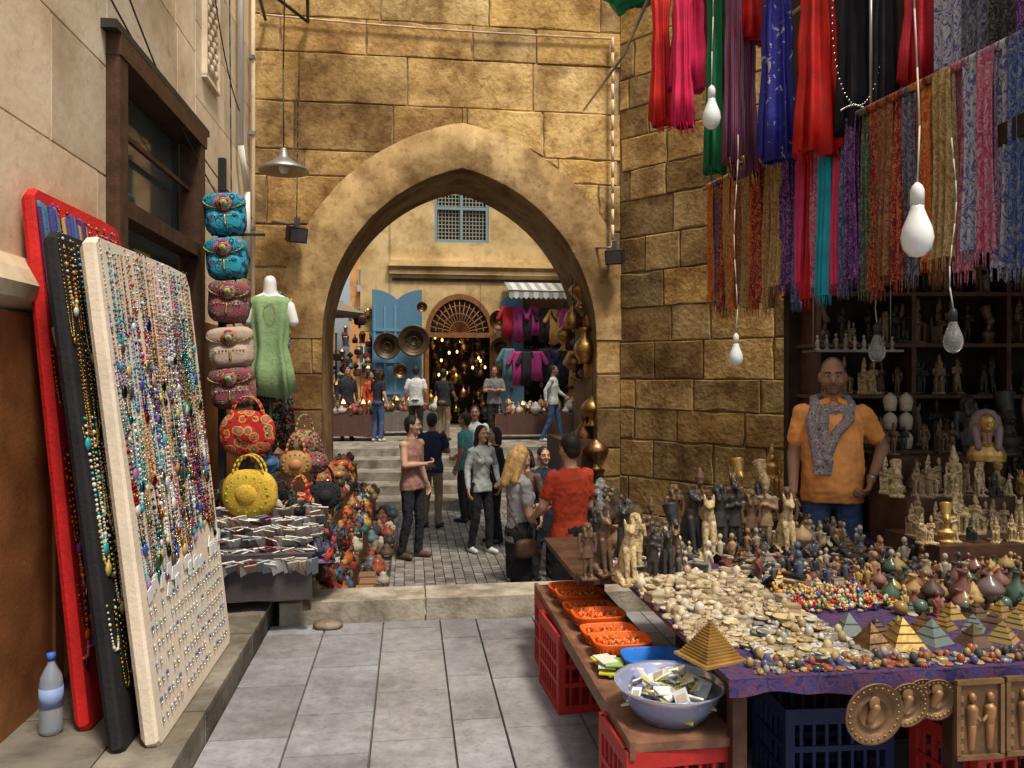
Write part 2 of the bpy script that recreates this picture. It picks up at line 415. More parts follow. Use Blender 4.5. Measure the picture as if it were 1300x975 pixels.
b.lathe([(.005,.22),(.03,.21),(.05,.12),(.08,.10),(.12,.07),(.25,.0),(.255,-.03),(.24,-.03),(.10,.05)],metal,TR(p.x,p.y,3.76),28)
b.ell((p.x,p.y,3.77),(.05,.05,.06),bulbM)
b.tube([(p.x,p.y,3.95),(p.x-.02,p.y+.05,4.8),(p.x,p.y+.1,6.5)],.007,dmetal)
b.obj('pendant_lamp')
def flood(T):
    b=B(); b.box((0,0,0),(.2,.12,.16),dmetal); b.box((0,-.065,0),(.17,.01,.13),metal,col=(.5,.5,.5)); b.box((0,.03,.12),(.05,.05,.12),metal); b.tube([(0,.03,.1),(-.25,.1,.1)],.012,metal)
    for i in range(5): b.box((-.08+i*.04,.07,0),(.008,.03,.14),dmetal)
    b.obj('floodlight',T)
p=a@Vector((-1.2,-.2,3.15)); flood(TR(p.x,p.y,p.z,.6,1,.3)); p=a@Vector((2.3,-.2,2.98)); flood(TR(p.x,p.y,p.z,-.4,1,.3))
# ---------------------------------------------------------------- far courtyard
fb=empty('market_building')
VF=23.0; TF=TLu(0,VF,0)
ochre=M('ochre_plaster',(.56,.40,.18),.85,col2=(.72,.54,.28),sc_=.8,bump=.4,stain=[(.7,.35,.55,(.62,.56,.47),9),(3,.33,.5,(.72,.67,.6),8)])
b=B()
def wallhole(b,T,x0,x1,z0,z1,holes,m):
    xs=sorted({x0,x1,*[h[0] for h in holes],*[h[1] for h in holes]}); zs=sorted({z0,z1,*[h[2] for h in holes],*[h[3] for h in holes]})
    for i in range(len(xs)-1):
        for j in range(len(zs)-1):
            cx=(xs[i]+xs[i+1])/2;cz=(zs[j]+zs[j+1])/2
            if any(h[0]<cx<h[1] and h[2]<cz<h[3] for h in holes): continue
            b.add([(xs[i],0,zs[j]),(xs[i+1],0,zs[j]),(xs[i+1],0,zs[j+1]),(xs[i],0,zs[j+1])],[(0,1,2,3)],m,T=T)
    for h in holes:
        q=[(h[0],h[2]),(h[1],h[2]),(h[1],h[3]),(h[0],h[3])]
        for i in range(4):
            s,e=q[i],q[(i+1)%4]; b.add([(s[0],0,s[1]),(e[0],0,e[1]),(e[0],.35,e[1]),(s[0],.35,s[1])],[(0,1,2,3)],m,T=T,col=(.8,.8,.8))
fh=[(.72,2.3,5.5,7.3),(3.85,5.3,5.5,7.3),(.45,2.45,.12,4.1),(-1.4,.2,.12,2.9),(2.75,4.6,.12,3.6)]
wallhole(b,TF,-.55,7.5,-.2,13,fh,ochre)
b.box((3.5,-.1,4.85),(8.2,.24,.16),ochre,T=TF,col=(1.1,1.05,1)); b.box((3.5,-.06,4.6),(8.15,.14,.1),ochre,T=TF)
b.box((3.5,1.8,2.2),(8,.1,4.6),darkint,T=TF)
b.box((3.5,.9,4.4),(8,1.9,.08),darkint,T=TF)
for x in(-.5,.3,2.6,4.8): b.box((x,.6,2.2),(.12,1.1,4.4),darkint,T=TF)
b.box((-.57,4,6.5),(.06,8,13.4),ochre,T=TF)
b.obj('facade',parent=fb)
b=B()
for x0,x1 in((.72,2.3),(3.85,5.3)):
    b.box(((x0+x1)/2,.3,6.4),(x1-x0,.02,1.8),darkint,T=TF)
    fc=(.22,.32,.34)
    for x in(x0+.04,x1-.04,(x0+x1)/2): b.box((x,.08,6.4),(.08,.09,1.8),tint,T=TF,col=fc)
    for z in(5.54,7.26,6.5): b.box(((x0+x1)/2,.078,z),(x1-x0-.1,.09,.08),tint,T=TF,col=fc)
    k=x0+.12
    while k<x1-.1:
        b.box((k,.12,6.4),(.022,.03,1.75),tint,T=TF,col=(.36,.36,.29)); k+=.1
    for i in range(16): b.box(((x0+x1)/2,.14,5.6+i*.11),(x1-x0-.1,.03,.022),tint,T=TF,col=(.36,.36,.29))
b.obj('lattice_window',parent=fb)
b=B()
pts=[(1.45+1.0*math.cos(t),2.85+1.15*math.sin(t)) for t in [math.pi*i/20 for i in range(21)]]
V=[(x,-.06,z) for x,z in pts]+[(1.45+(x-1.45)*.86,-.06,2.85+(z-2.85)*.86) for x,z in pts]+[(1.45+(x-1.45)*.86,.06,2.85+(z-2.85)*.86) for x,z in pts]
F=[(i,i+1,i+22,i+21) for i in range(20)]+[(i+21,i+22,i+43,i+42) for i in range(20)]
lw=M('carved_wood',(.22,.09,.03),.5,var=.3,sc_=10)
b.add(V,F,lw,T=TF)
b.prism([(1.45+(x-1.45)*.86,2.85+(z-2.85)*.86) for x,z in pts],.04,.05,darkint,T=TF)
for i in range(1,16):
    t=math.pi*i/16; b.cyl((1.45,-.01,2.85),(1.45+.86*math.cos(t),-.01,2.85+.99*math.sin(t)),.018,.018,lw,5,T=TF)
for k in(.3,.5,.7):
    P=[(1.45+k*math.cos(math.pi*i/16),-.012,2.85+1.15*k*math.sin(math.pi*i/16)) for i in range(17)]; b.tube(P,.016,lw,5,T=TF)
b.box((1.45,-.03,2.8),(2.1,.14,.14),lw,T=TF)
for x in(.5,2.4): b.box((x,-.03,1.4),(.12,.14,2.7),lw,T=TF)
b.obj('arched_doorway',parent=fb)
b=B()
ps=[(.44,4.101),(.44,2.85)]+[(1.45-1.0*math.cos(t),2.85+1.15*math.sin(t)) for t in [math.pi*i/20 for i in range(11)]]+[(1.45,4.101)]
b.prism(ps,-.01,.1,ochre,T=TF); b.prism([(2.9-x,z) for x,z in ps],-.01,.1,ochre,T=TF); b.obj('arch_spandrel',parent=fb)
def bluedoor(u,v,rz,name='blue_door'):
    b=B(); T=TLu(u,v,.12,rz)
    pts=[(0,0),(1.05,0),(1.05,2.9)]+[(1.05*math.cos(t),2.9+1.05*math.sin(t)) for t in [math.pi/2*i/8 for i in range(1,9)]]
    b.prism(pts,-.04,.04,tint,T=T,col=(.10,.22,.33))
    for x in(.06,.35,.65,.98): b.box((x,-.055,1.8),(.07,.03,3.4 if x<.7 else 2.8),tint,T=T,col=(.12,.28,.42))
    for z in(.1,1.0,1.9,2.8): b.box((.52,-.06,z),(1.0,.035,.08),tint,T=T,col=(.12,.28,.42))
    b.obj(name)
bluedoor(-1.05,22.7,.15); bluedoor(.35,22.7,math.pi-.15); bluedoor(3.3,22.7,math.pi-.5)
def tray(T,r,m=copper):
    b=B(); b.lathe([(.0,.0),(r*.6,.0),(r*.62,.01),(r*.85,.012),(r*.88,.03),(r,.045),(r,.03),(r*.9,.0),(r*.5,-.012),(0,-.012)],m,n=30,col=(.4,.38,.36))
    for k in(.25,.72): b.lathe([(r*k,.0),(r*k+.01,.015),(r*k+.02,.0)],m,n=30,col=(.5,.5,.5))
    b.obj('hanging_tray',T)
for u,z,r in((-.62,2.45,.38),(.12,2.6,.45),(-.25,1.75,.2),(.35,3.55,.15),(2.55,3.2,.3),(2.6,2.4,.33),(-.9,1.6,.22)):
    tray(TLu(u,22.35,z,0,1,math.pi/2),r,bronzest if r>.35 else copper)
b=B()
for i in range(18):
    g=(.62,.60,.55) if i%2 else (.30,.33,.31)
    x=2.75+i*.14; b.add([(x,-.1,4.35),(x+.14,-.1,4.35),(x+.14,-1.2,4.0),(x,-1.2,4.0),(x+.14,-1.2,3.82),(x+.07,-1.2,3.76),(x,-1.2,3.82)],[(0,1,2,3),(3,2,4,5,6)],tintc,T=TF,col=g)
b.tube([TF@Vector((2.75,-1.2,4.0)),TF@Vector((5.3,-1.2,4.0))],.02,metal)
b.obj('shop_awning')
for (u0,v0,w,h,c,nm) in((-8.5,34,5.0,7.0,(.50,.38,.28),'brick_house'),(-3.4,46,2.9,9.3,(.52,.36,.28),'brick_house'),(-8.5,27,4.3,4.6,(.60,.52,.40),'plaster_house')):
    e=empty(nm); b=B(); T=TLu(u0,v0,0); b.box((w/2,2,h/2-.3),(w,4,h+.6),ochre,T=T,col=tuple(x*1.8 for x in c)); b.box((w/2,-.05,h),(w+.2,.3,.2),tint,T=T,col=(.5,.45,.38)); b.obj('walls',parent=e)
    b=B()
    for i in range(int(w/1.2)):
        for j in range(1,int(h/2.2)):
            b.box((.8+i*1.2,-.03,j*2.2+.6),(.6,.08,1.1),tint,T=T,col=(.5,.46,.38)); b.box((.8+i*1.2,-.08,j*2.2+.6),(.48,.04,.96),glassD,T=T); b.box((.8+i*1.2,-.11,j*2.2+.6),(.04,.03,.96),white,T=T)
            if (i+j)%2: b.box((.8+i*1.2,-.25,j*2.2-.05),(.7,.45,.35),tint,T=T,col=(.45,.45,.43))
    b.obj('windows',parent=e)
e=empty('side_building'); b=B(); b.box((6.8,16.5,4),(3.2,12.6,10),ochre,T=TL); b.box((5.15,14,2.4),(.3,8,.12),wood,T=TL); b.obj('walls',parent=e)
b=B()
for k in range(4):
    v=19.8+k*2.6; u=-5.4+ (k%2)*.25
    b.box((u,v+1.2,1.8),(2.6,2.5,3.6),darkint,T=TL,col=(1.5,1.4,1.3))
    b.add([(u+1.2,v,3.5),(u+2.7,v-.1,3.05),(u+2.7,v+2.3,3.1),(u+1.2,v+2.4,3.5)],[(0,1,2,3)],tintc,T=TL,col=[(.25,.2,.14),(.35,.3,.22),(.16,.12,.1),(.3,.2,.12)][k])
    b.tube([TL@Vector((u+2.65,v,.1)),TL@Vector((u+2.65,v,3.08))],.03,dmetal)
    b.box((u+1.31,v+1.2,3.62),(.06,2.4,.5),tint,T=TL,col=[(.1,.2,.3),(.35,.1,.06),(.1,.2,.12),(.3,.25,.15)][k])
b.obj('market_arcade')
b=B(); p=L(-2.6,20.5,0)
b.lathe([(1.5,3.2),(1.1,3.4),(.5,3.6),(.03,3.75),(.02,3.7),(.5,3.55),(1.1,3.35),(1.49,3.17)],tintc,TR(p.x,p.y,0),8,False,col=(.22,.17,.12)); b.cyl((p.x,p.y,.1),(p.x,p.y,3.7),.03,.03,metal); b.obj('market_umbrella')
# ---------------------------------------------------------------- generic goods
def rcol(p,k=.15): c=R.choice(p); q=R.uniform(1-k,1+k); return tuple(x*q for x in c)
def vase(b,T,m,col=None,h=.3,k=0):
    P=[[(0,0),(.2,0),(.17,.06),(.33,.3),(.28,.55),(.10,.75),(.11,.9),(.18,1.0),(.14,1.0),(.0,.8)],
       [(0,0),(.3,0),(.16,.1),(.10,.25),(.38,.5),(.42,.62),(.26,.82),(.08,.95),(.03,1.05),(0,1.05)],
       [(0,0),(.28,0),(.33,.3),(.27,.55),(.10,.70),(.08,.95),(.14,1),(0,.98)]][k%3]
    b.lathe([(r*h,z*h) for r,z in P],m,T,12,True,col)
def pyr(b,T,m,s,col=None,bands=0):
    h=s*.8; b.add([(-s/2,-s/2,0),(s/2,-s/2,0),(s/2,s/2,0),(-s/2,s/2,0),(0,0,h)],[(3,2,1,0),(0,1,4),(1,2,4),(2,3,4),(3,0,4)],m,False,T,col)
    for i in range(bands):
        t=(i+1)/(bands+1); q=s*(1-t)/2+.0025; z=h*t
        b.box((0,0,z),(2*q,2*q,.005),m,T=T,col=tuple(x*.75 for x in (col or (1,1,1))))
BRIGHT=[(.6,.03,.03),(.7,.2,.02),(.65,.42,.05),(.04,.25,.4),(.02,.35,.3),(.3,.04,.25),(.6,.55,.45),(.08,.08,.1),(.55,.1,.2),(.3,.15,.05)]
EARTH=[(.5,.4,.25),(.4,.28,.15),(.25,.14,.07),(.06,.05,.045),(.5,.42,.3),(.28,.22,.15)]
def junk(b,T,kind,pal,s=1.0):
    c=rcol(pal)
    m=R.choice([tint,tint,tints])
    if kind=='vase': vase(b,T,m,c,.16*s,R.randrange(3))
    elif kind=='slab':
        b.ell((0,0,.015*s),(.04*s,.028*s,.015*s),m,T=T,nu=10,nv=5,e=.5,col=c); b.ell((0,0,.03*s),(.022*s,.014*s,.006*s),m,T=T,nu=8,nv=4,col=tuple(x*.8 for x in c))
    elif kind=='egg': b.ell((0,0,.03*s),(.025*s,.025*s,.035*s),m,T=T,nu=8,nv=6,col=c)
    elif kind=='disc': b.lathe([(0,0),(.035*s,0),(.038*s,.006*s),(.03*s,.012*s),(.012*s,.008*s),(0,.014*s)],m,T,12,True,c)
    elif kind=='scarab':
        b.ell((0,0,.012*s),(.026*s,.036*s,.02*s),m,T=T,nu=10,nv=6,col=c); b.ell((0,-.038*s,.012*s),(.018*s,.014*s,.014*s),m,T=T,nu=8,nv=5,col=c)
        b.box((0,.005*s,.031*s),(.003*s,.05*s,.004*s),m,T=T,col=tuple(x*.5 for x in c))
        for q in(-1,1):
            for y in(-.02,.0,.02): b.box((q*.03*s,y*s,.006*s),(.018*s,.006*s,.008*s),m,T=T,col=c)
    elif kind=='box': b.box((0,0,.02*s),(.07*s,.05*s,.04*s),m,T=T,col=c); b.box((0,0,.046*s),(.074*s,.054*s,.010*s),m,T=T,col=tuple(x*.7 for x in c)); b.box((0,0,.052*s),(.05*s,.034*s,.003*s),tints,T=T,col=rcol(pal))
    elif kind=='pyr': pyr(b,T,R.choice([gold,copper,tint,tint]),.08*s,c,2)
    elif kind=='fig':
        b.box((0,0,.008*s),(.05*s,.05*s,.016*s),m,T=T,col=c); b.cap((0,0,.02*s),(0,0,.10*s),.018*s,.022*s,m,8,T=T,col=c); b.cap((0,0,.12*s),(0,-.002*s,.135*s),.008*s,.008*s,m,8,T=T,col=c); b.ell((0,-.003*s,.15*s),(.017*s,.017*s,.02*s),m,T=T,nu=8,nv=6,col=c)
        for q in(-1,1): b.cap((q*.026*s,0,.10*s),(q*.02*s,-.016*s,.065*s),.009*s,.007*s,m,6,T=T,col=c,k=2)
    elif kind=='bowl': b.lathe([(0,0),(.03*s,0),(.05*s,.03*s),(.055*s,.035*s),(.045*s,.03*s),(0,.012*s)],m,T,12,True,c)
    elif kind=='pack': b.box((0,0,.004),(.10*s,.14*s,.006),tints,T=T,col=c); b.box((0,.01,.0085),(.07*s,.08*s,.002),tint,T=T,col=rcol(pal))
    elif kind=='jar': b.lathe([(0,0),(.05*s,0),(.085*s,.05*s),(.08*s,.10*s),(.04*s,.13*s),(.045*s,.15*s),(.03*s,.16*s),(.012*s,.175*s),(0,.18*s)],m,T,14,True,c)
    elif kind=='pouf': b.ell((0,0,.06*s),(.11*s,.11*s,.06*s),m,T=T,nu=14,nv=7,e=.8,col=c); b.lathe([(0,.118*s),(.03*s,.118*s),(.02*s,.126*s),(0,.126*s)],m,T,10,True,tuple(x*.6 for x in c))
    elif kind=='purse': b.ell((0,0,.06*s),(.08*s,.03*s,.06*s),R.choice([tintc,blackpat,tintc]),T=T,nu=12,nv=8,e=.6,col=c); b.tube([(-.06*s,0,.1*s),(-.03*s,0,.17*s),(.03*s,0,.17*s),(.06*s,0,.1*s)],.004*s,dmetal,4,T=T)
    elif kind=='lantern':
        b.lathe([(0,0),(.06*s,0),(.06*s,.02*s),(.045*s,.025*s),(.06*s,.15*s),(.065*s,.155*s),(.04*s,.19*s),(.01*s,.22*s),(0,.22*s)],copper,T,6,False)
        b.tube([(0,0,.22*s),(0,0,.27*s)],.004,copper,5,T=T); b.lathe([(.05*s,.03*s),(.063*s,.145*s)],tints,T@TR(0,0,0,.5),6,False,c)
def scatter(name,n,reg,kinds,pal,s=(.8,1.2),frame=L,tilt=.0,grid=None):
    b=B(); u0,u1,v0,v1=reg[:4]; zf=reg[4]
    if grid:
        nu,nv=grid; pts=[(u0+(i+.5+R.uniform(-.3,.3))*(u1-u0)/nu,v0+(j+.5+R.uniform(-.3,.3))*(v1-v0)/nv) for i in range(nu) for j in range(nv)]
    else: pts=[(R.uniform(u0,u1),R.uniform(v0,v1)) for _ in range(n)]
    for u,v in pts:
        z=zf(u,v) if callable(zf) else zf
        p=frame(u,v,z); T=TR(p.x,p.y,p.z,R.uniform(0,6.28),1,R.uniform(-tilt,tilt),R.uniform(-tilt,tilt))
        junk(b,T,R.choice(kinds),pal,R.uniform(*s))
    return b.obj(name)
def table(name,u,v,z0,w,d,h,cl=None,rz=0):
    b=B(); T=TLu(u,v,z0,rz)
    b.box((0,0,h-.015),(w,d,.03),wood,T=T)
    for i in(-1,1):
        for j in(-1,1): b.box((i*(w/2-.04),j*(d/2-.04),(h-.03)/2),(.05,.05,h-.03),wood,T=T)
    if cl:
        n=int(w*14); ring=[]
        for zt in(0,h*.75):
            ring.append([(-w/2+w*i/n,-d/2-.01-.012*math.sin(i*1.7)*(1 if zt<.1 else .2),h+.003-(h*.8 if zt<.1 else 0)) for i in range(n+1)])
        b.loft(ring,tintc,False,False,T=T,col=cl,closed=False)
        b.box((0,0,h+.003),(w+.02,d+.02,.006),tintc,T=T,col=cl)
    return b.obj(name)
DK=[(.4,.35,.25),(.3,.2,.08),(.12,.07,.04),(.45,.42,.37),(.25,.05,.04),(.05,.05,.05)]
for u,v,w in((-1.5,18.7,1.8),(.1,20.2,1.6),(2.9,18.7,1.8),(4.6,19.5,1.6),(-.9,21.8,1.4),(-3.3,17.9,1.6),(-3.4,19.9,1.5),(-2.6,22.5,1.6)):
    table('market_table',u,v,.12,w,.8,.6,R.choice([(.1,.05,.04),(.16,.14,.12),(.05,.06,.1)]))
    scatter('market_goods',70,(u-w/2,u+w/2,v-.38,v+.38,.73),['vase','lantern','bowl','box','fig','jar'],DK,(.8,1.7))
b=B()
for i in range(110):
    u=R.uniform(.6,2.3);z=R.uniform(.2,3.2);v=VF+R.uniform(.3,1.3)
    vase(b,TLu(u,v,z),R.choice([gold,bronzest,bronzest,copper]),(.7,.65,.6),R.uniform(.12,.4),R.randrange(3))
b.obj('brass_lamp_display')
b=B()
for i in range(220):
    u=R.uniform(-3.4,-.6) if i%3 else R.uniform(2.6,4.8); z=R.uniform(1.0,3.4); v=22.9
    junk(b,TLu(u,v if u>-1.2 else R.uniform(20.5,25),z),R.choice(['purse','jar','lantern','vase','disc']),[tuple(x*.6 for x in c) for c in DK]+[(.3,.05,.05),(.08,.14,.2)],R.uniform(.9,2.0))
b.obj('hanging_wares')
lampE=M('lit_lamp',(1,.62,.22),.5,emit=3,var=.02,bump=0)
b=B()
for i in range(14):
    p=L(R.uniform(.55,2.35),VF+R.uniform(-.1,1.0),R.uniform(1.6,3.0)); b.ell(p,(.035,.035,.05),lampE,nu=8,nv=6); b.tube([(p.x,p.y,p.z+.05),(p.x,p.y,4.3)],.005,dmetal,4)
b.obj('lit_lantern')
ld=bpy.data.lights.new('shop_lamp','POINT'); ld.energy=7; ld.color=(1,.7,.35); ld.shadow_soft_size=.3; lo=bpy.data.objects.new('shop_lamp',ld); lo.location=L(1.45,VF+.2,2.4); sc.collection.objects.link(lo)
def drape(name,T,prof,mat,folds=6,amp=.16,flat=.35,col=None,hanger=True,n=48,sleeve=None,seed=0):
    b=B(); r=random.Random(seed); ph=r.uniform(0,6); rings=[]
    for z,w in prof:
        t=(prof[0][0]-z)
        a=amp*min(1,.25+t*1.2)
        rings.append([((w*(1+a*.5*math.sin(folds*th+ph)))*math.cos(th),w*flat*(1+a*2.2*math.sin(folds*th+ph+z*1.5)+a*math.sin(folds*1.7*th+2*ph))*math.sin(th),z+.03*math.sin(3*th+ph)*(1 if z==prof[-1][0] else 0)) for th in [2*math.pi*j/n for j in range(n)]])
    b.loft(rings,mat,True,True,col=col)
    if sleeve:
        w=prof[min(1,len(prof)-1)][1]; z=prof[0][0]-.05
        for s in(-1,1): b.cap((s*w*.8,0,z),(s*(w+sleeve*.4),0,z-sleeve),.055,.065,mat,12,col=col)
    if hanger: b.tube([(-prof[0][1],0,prof[0][0]),(0,0,prof[0][0]+.06),(prof[0][1],0,prof[0][0])],.005,dmetal,5); b.tube([(0,0,prof[0][0]+.06),(0,0,prof[0][0]+.14)],.004,dmetal,5)
    return b.obj(name,T)
DC=[(.4,.02,.03),(.5,.48,.44),(.3,.03,.15),(.03,.05,.2),(.02,.02,.03),(.45,.25,.08),(.45,.05,.2),(.1,.2,.25)]
k=0
for row,z in((0,3.55),(1,2.35)):
    for i in range(9):
        c=rcol(DC); drape('hanging_garment',TLu(2.75+i*.27,22.1-row*.1,z+R.uniform(-.08,.05),R.uniform(-.3,.3)),[(0,.12),(-.08,.17),(-.5,.14),(-R.uniform(.8,1.05),.19)],tintc,5,.2,.3,c,True,20,.3,k); k+=1
# ---------------------------------------------------------------- statues
def s_cat(m):
    b=B(); b.box((0,0,.025),(.34,.5,.05),m); b.ell((0,.1,.19),(.15,.17,.15),m); b.cap((0,.09,.22),(0,-.03,.62),.14,.095,m,14)
    for s in(-1,1):
        b.cap((s*.11,.06,.12),(s*.12,-.1,.07),.08,.04,m); b.cap((s*.055,-.15,.08),(s*.055,-.07,.52),.034,.055,m); b.ell((s*.055,-.18,.07),(.04,.06,.03),m)
        b.cap((s*.055,-.07,.86),(s*.07,-.045,.97),.035,.01,m)
    b.cap((0,-.04,.62),(0,-.07,.76),.08,.07,m); b.ell((0,-.09,.81),(.085,.095,.075),m); b.ell((0,-.175,.79),(.04,.04,.033),m)
    b.cap((.1,.2,.07),(.17,-.02,.07),.028,.022,m); return b
def s_king(m,crown=0):
    b=B(); b.box((0,0,.02),(.26,.34,.04),m); b.box((0,.1,.4),(.1,.05,.72),m)
    for s in(-1,1):
        b.cap((s*.045,.0,.46),(s*.05,-.02-.05*(s>0),.07),.052,.033,m); b.ell((s*.05,-.06-.05*(s>0),.055),(.03,.06,.02),m)
        b.cap((s*.125,.02,.74),(s*.145,.01,.6),.036,.032,m); b.cap((s*.145,.01,.6),(s*(-.02 if crown else .13),(-.1 if crown else -.01),.66 if crown else .45),.03,.024,m)
    b.lathe([(.0,.36),(.115,.36),(.09,.5),(.075,.57),(.1,.68),(.115,.75),(.05,.79),(0,.79)],m,sx=1,sy=.65)
    b.cap((0,0,.78),(0,-.005,.85),.035,.035,m); b.ell((0,-.015,.875),(.048,.055,.062),m); b.ell((0,-.07,.87),(.01,.012,.016),m)
    if crown==1: b.lathe([(0,.9),(.06,.9),(.065,.95),(.035,1.04),(.02,1.08),(0,1.08)],m)
    elif crown==2:
        b.cap((0,-.03,.88),(0,-.13,.86),.035,.018,m)
        for s in(-1,1): b.cap((s*.03,.0,.92),(s*.04,.01,1.05),.022,.006,m)
    else:
        b.lathe([(.085,.74),(.095,.85),(.07,.93),(.0,.95)],m,TR(0,.03,0),sx=1,sy=.55)
        for s in(-1,1): b.cap((s*.06,-.03,.84),(s*.05,-.07,.72),.028,.024,m)
    b.cap((0,-.065,.83),(0,-.075,.77),.012,.015,m); return b
def s_bust(m):
    b=B(); b.lathe([(0,0),(.2,0),(.2,.06),(.13,.08),(.2,.2),(.22,.28),(.09,.36),(0,.36)],m,sy=.7); b.cap((0,0,.34),(0,-.02,.5),.07,.06,m)
    b.ell((0,-.04,.6),(.09,.11,.125),m); b.cap((0,-.15,.63),(0,-.165,.58),.012,.018,m); b.ell((0,-.12,.53),(.035,.03,.02),m)
    b.lathe([(0,-.02),(.095,-.02),(.12,.12),(.15,.32),(.1,.345),(0,.345)],m,TR(0,.0,.66,0,1,-.35))
    for s in(-1,1): b.ell((s*.09,-.02,.59),(.012,.03,.035),m); b.ell((s*.035,-.14,.62),(.02,.01,.01),m)
    return b
def s_seat(m):
    b=B(); b.box((0,0,.03),(.36,.5,.06),m); b.box((0,.1,.24),(.28,.26,.38),m); b.box((0,.22,.45),(.26,.05,.4),m)
    for s in(-1,1):
        b.cap((s*.07,.06,.46),(s*.07,-.14,.46),.06,.05,m); b.cap((s*.07,-.15,.44),(s*.07,-.13,.1),.045,.035,m); b.ell((s*.07,-.19,.08),(.035,.07,.025),m)
        b.cap((s*.13,.1,.72),(s*.15,.09,.58),.035,.03,m); b.cap((s*.15,.09,.57),(s*.08,-.06,.52),.03,.025,m)
    b.lathe([(0,.42),(.11,.42),(.09,.55),(.13,.72),(.05,.79),(0,.79)],m,TR(0,.1,0),sy=.65)
    b.cap((0,.1,.78),(0,.08,.84),.04,.04,m); b.ell((0,.07,.88),(.055,.065,.07),m); b.lathe([(.1,.72),(.11,.86),(.07,.96),(0,.98)],m,TR(0,.11,0),sy=.5)
    b.lathe([(0,.94),(.05,.94),(.06,1.0),(.02,1.15),(0,1.15)],m,TR(0,.08,0)); return b
def s_group(m):
    b=B(); b.box((0,0,.03),(.6,.34,.06),m); b.merge(s_seat(m),TR(-.13,0,.03,.25,.8)); b.merge(s_king(m,1),TR(.15,.02,.03,-.3,.78)); b.merge(s_cat(m),TR(.03,-.1,.04,.1,.35)); b.ell((0,.1,.3),(.2,.07,.28),m); return b
SM={}
def statue(kind,X,Y,z,h,m,rz=0,name=None):
    key=(kind,m.name)
    if key not in SM:
        bb={'cat':s_cat,'king':lambda q:s_king(q,0),'kingc':lambda q:s_king(q,1),'jackal':lambda q:s_king(q,2),'bust':s_bust,'seat':s_seat,'group':s_group}[kind](m)
        SM[key]=fuse(bb,.013,1).mesh(kind)
    nm=name or {'cat':'cat_statue','king':'pharaoh_statue','kingc':'crowned_statue','jackal':'jackal_statue','bust':'queen_bust','seat':'seated_statue','group':'carved_figure_group'}[kind]
    return inst(nm,SM[key],TR(X,Y,z,rz,h))
CR,BK,BZ=creamst,blackst,bronzest
goldst=M('gilded_resin',(.5,.32,.10),.4,.6,var=.3,sc_=12,bump=.2)
brownst=M('brown_stone',(.28,.19,.11),.6,var=.3,sc_=10,bump=.4)
for a_ in [('king',.37,3.86,.65,.29,BZ),('cat',.455,3.95,.65,.33,BZ),('cat',.555,3.78,.65,.32,CR),('king',.615,3.92,.65,.33,CR),('jackal',.675,3.78,.65,.29,BK),('cat',.755,3.85,.65,.27,BK),('cat',.83,3.98,.65,.25,BZ),
  ('king',.46,4.2,.65,.3,BK),('cat',.60,4.2,.65,.34,BK),('kingc',.74,4.2,.65,.32,BZ),('bust',.88,4.3,.65,.3,BK),
  ('cat',.985,4.35,.65,.40,BK),('cat',1.075,4.3,.65,.36,CR),('king',1.16,4.4,.65,.42,BK),('jackal',1.25,4.42,.65,.42,BK),('king',1.34,4.42,.65,.38,BZ),('kingc',1.43,4.45,.65,.41,brownst),('cat',1.50,4.32,.65,.36,CR),('king',1.57,4.5,.65,.38,BZ),
  ('kingc',1.1,4.62,.65,.42,BZ),('jackal',1.3,4.65,.65,.44,BZ),('king',.95,4.6,.65,.38,BZ),('king',1.48,4.68,.65,.4,BK),
  ('bust',1.62,5.1,.80,.30,CR),('seat',1.72,5.2,.80,.34,goldst),('bust',1.5,5.2,.80,.30,goldst)]:
    statue(*a_,rz=R.uniform(-.5,.5))
b=B()
b.box((3.25,3.85,.72),(1.25,.45,.14),wood,T=TL); b.box((3.4,4.25,.80),(1.3,.35,.30),wood,T=TL); b.box((3.6,4.6,.9),(1.3,.34,.5),wood,T=TL); b.obj('stepped_display_stand')
for row,(v,z,n,u0) in enumerate(((3.7,.79,14,2.62),(3.92,.79,13,2.66),(4.17,.95,12,2.78),(4.36,.95,11,2.80),(4.6,1.15,9,2.98))):
    for i in range(n):
        u=u0+i*1.15/n+R.uniform(-.03,.03); p=L(u,v+R.uniform(-.04,.04),z)
        statue(R.choice(['group','king','group','cat','seat','group','seat','jackal','bust']),p.x,p.y,p.z,R.uniform(.13,.26)*(.8 if row<1 else 1.),R.choice([CR,CR,CR,CR,goldst,BZ,brownst,BK]) if row<4 else R.choice([BK,BZ,CR]),R.uniform(-.9,.9))
# ---------------------------------------------------------------- right stall tables
b=B(); T=TL
purp=M('purple_cloth',kind='marb',sc_=14,pal=[(.025,.02,.07),(.045,.03,.11),(.09,.03,.06),(.02,.025,.09)],rough=.9,bump=.4)
b.box((2.35,3.55,.635),(2.60,2.15,.03),wood,T=T); b.box((1.5,4.28,.633),(1.36,1.0,.028),wood,T=T)
b.box((2.35,3.55,.6525),(2.63,2.19,.005),purp,T=T)
n=90
b.loft([[ (1.03+2.64*i/n,2.452-.006*math.sin(i*.9),.655) for i in range(n+1)],[(1.03+2.64*i/n,2.445-.012*math.sin(i*.9)-.006*math.sin(i*.37),.60+.012*math.sin(i*.33)) for i in range(n+1)]],purp,True,False,T=T,closed=False)
for u in(1.1,1.9,2.8,3.5):
    for v in(2.55,4.5): b.box((u,v,.31),(.05,.05,.62),wood,T=T)
b.box((2.4,3.3,.3),(2.5,.03,.6),darkint,T=T)
b.obj('display_table')
b=B(); b.box((.92,3.55,.405),(.36,2.0,.03),wood,T=T,col=(2.6,2.7,2.8)); b.box((.735,3.55,.40),(.02,2.02,.06),wood,T=T,col=(2.2,2.2,2.2))
b.obj('low_shelf')
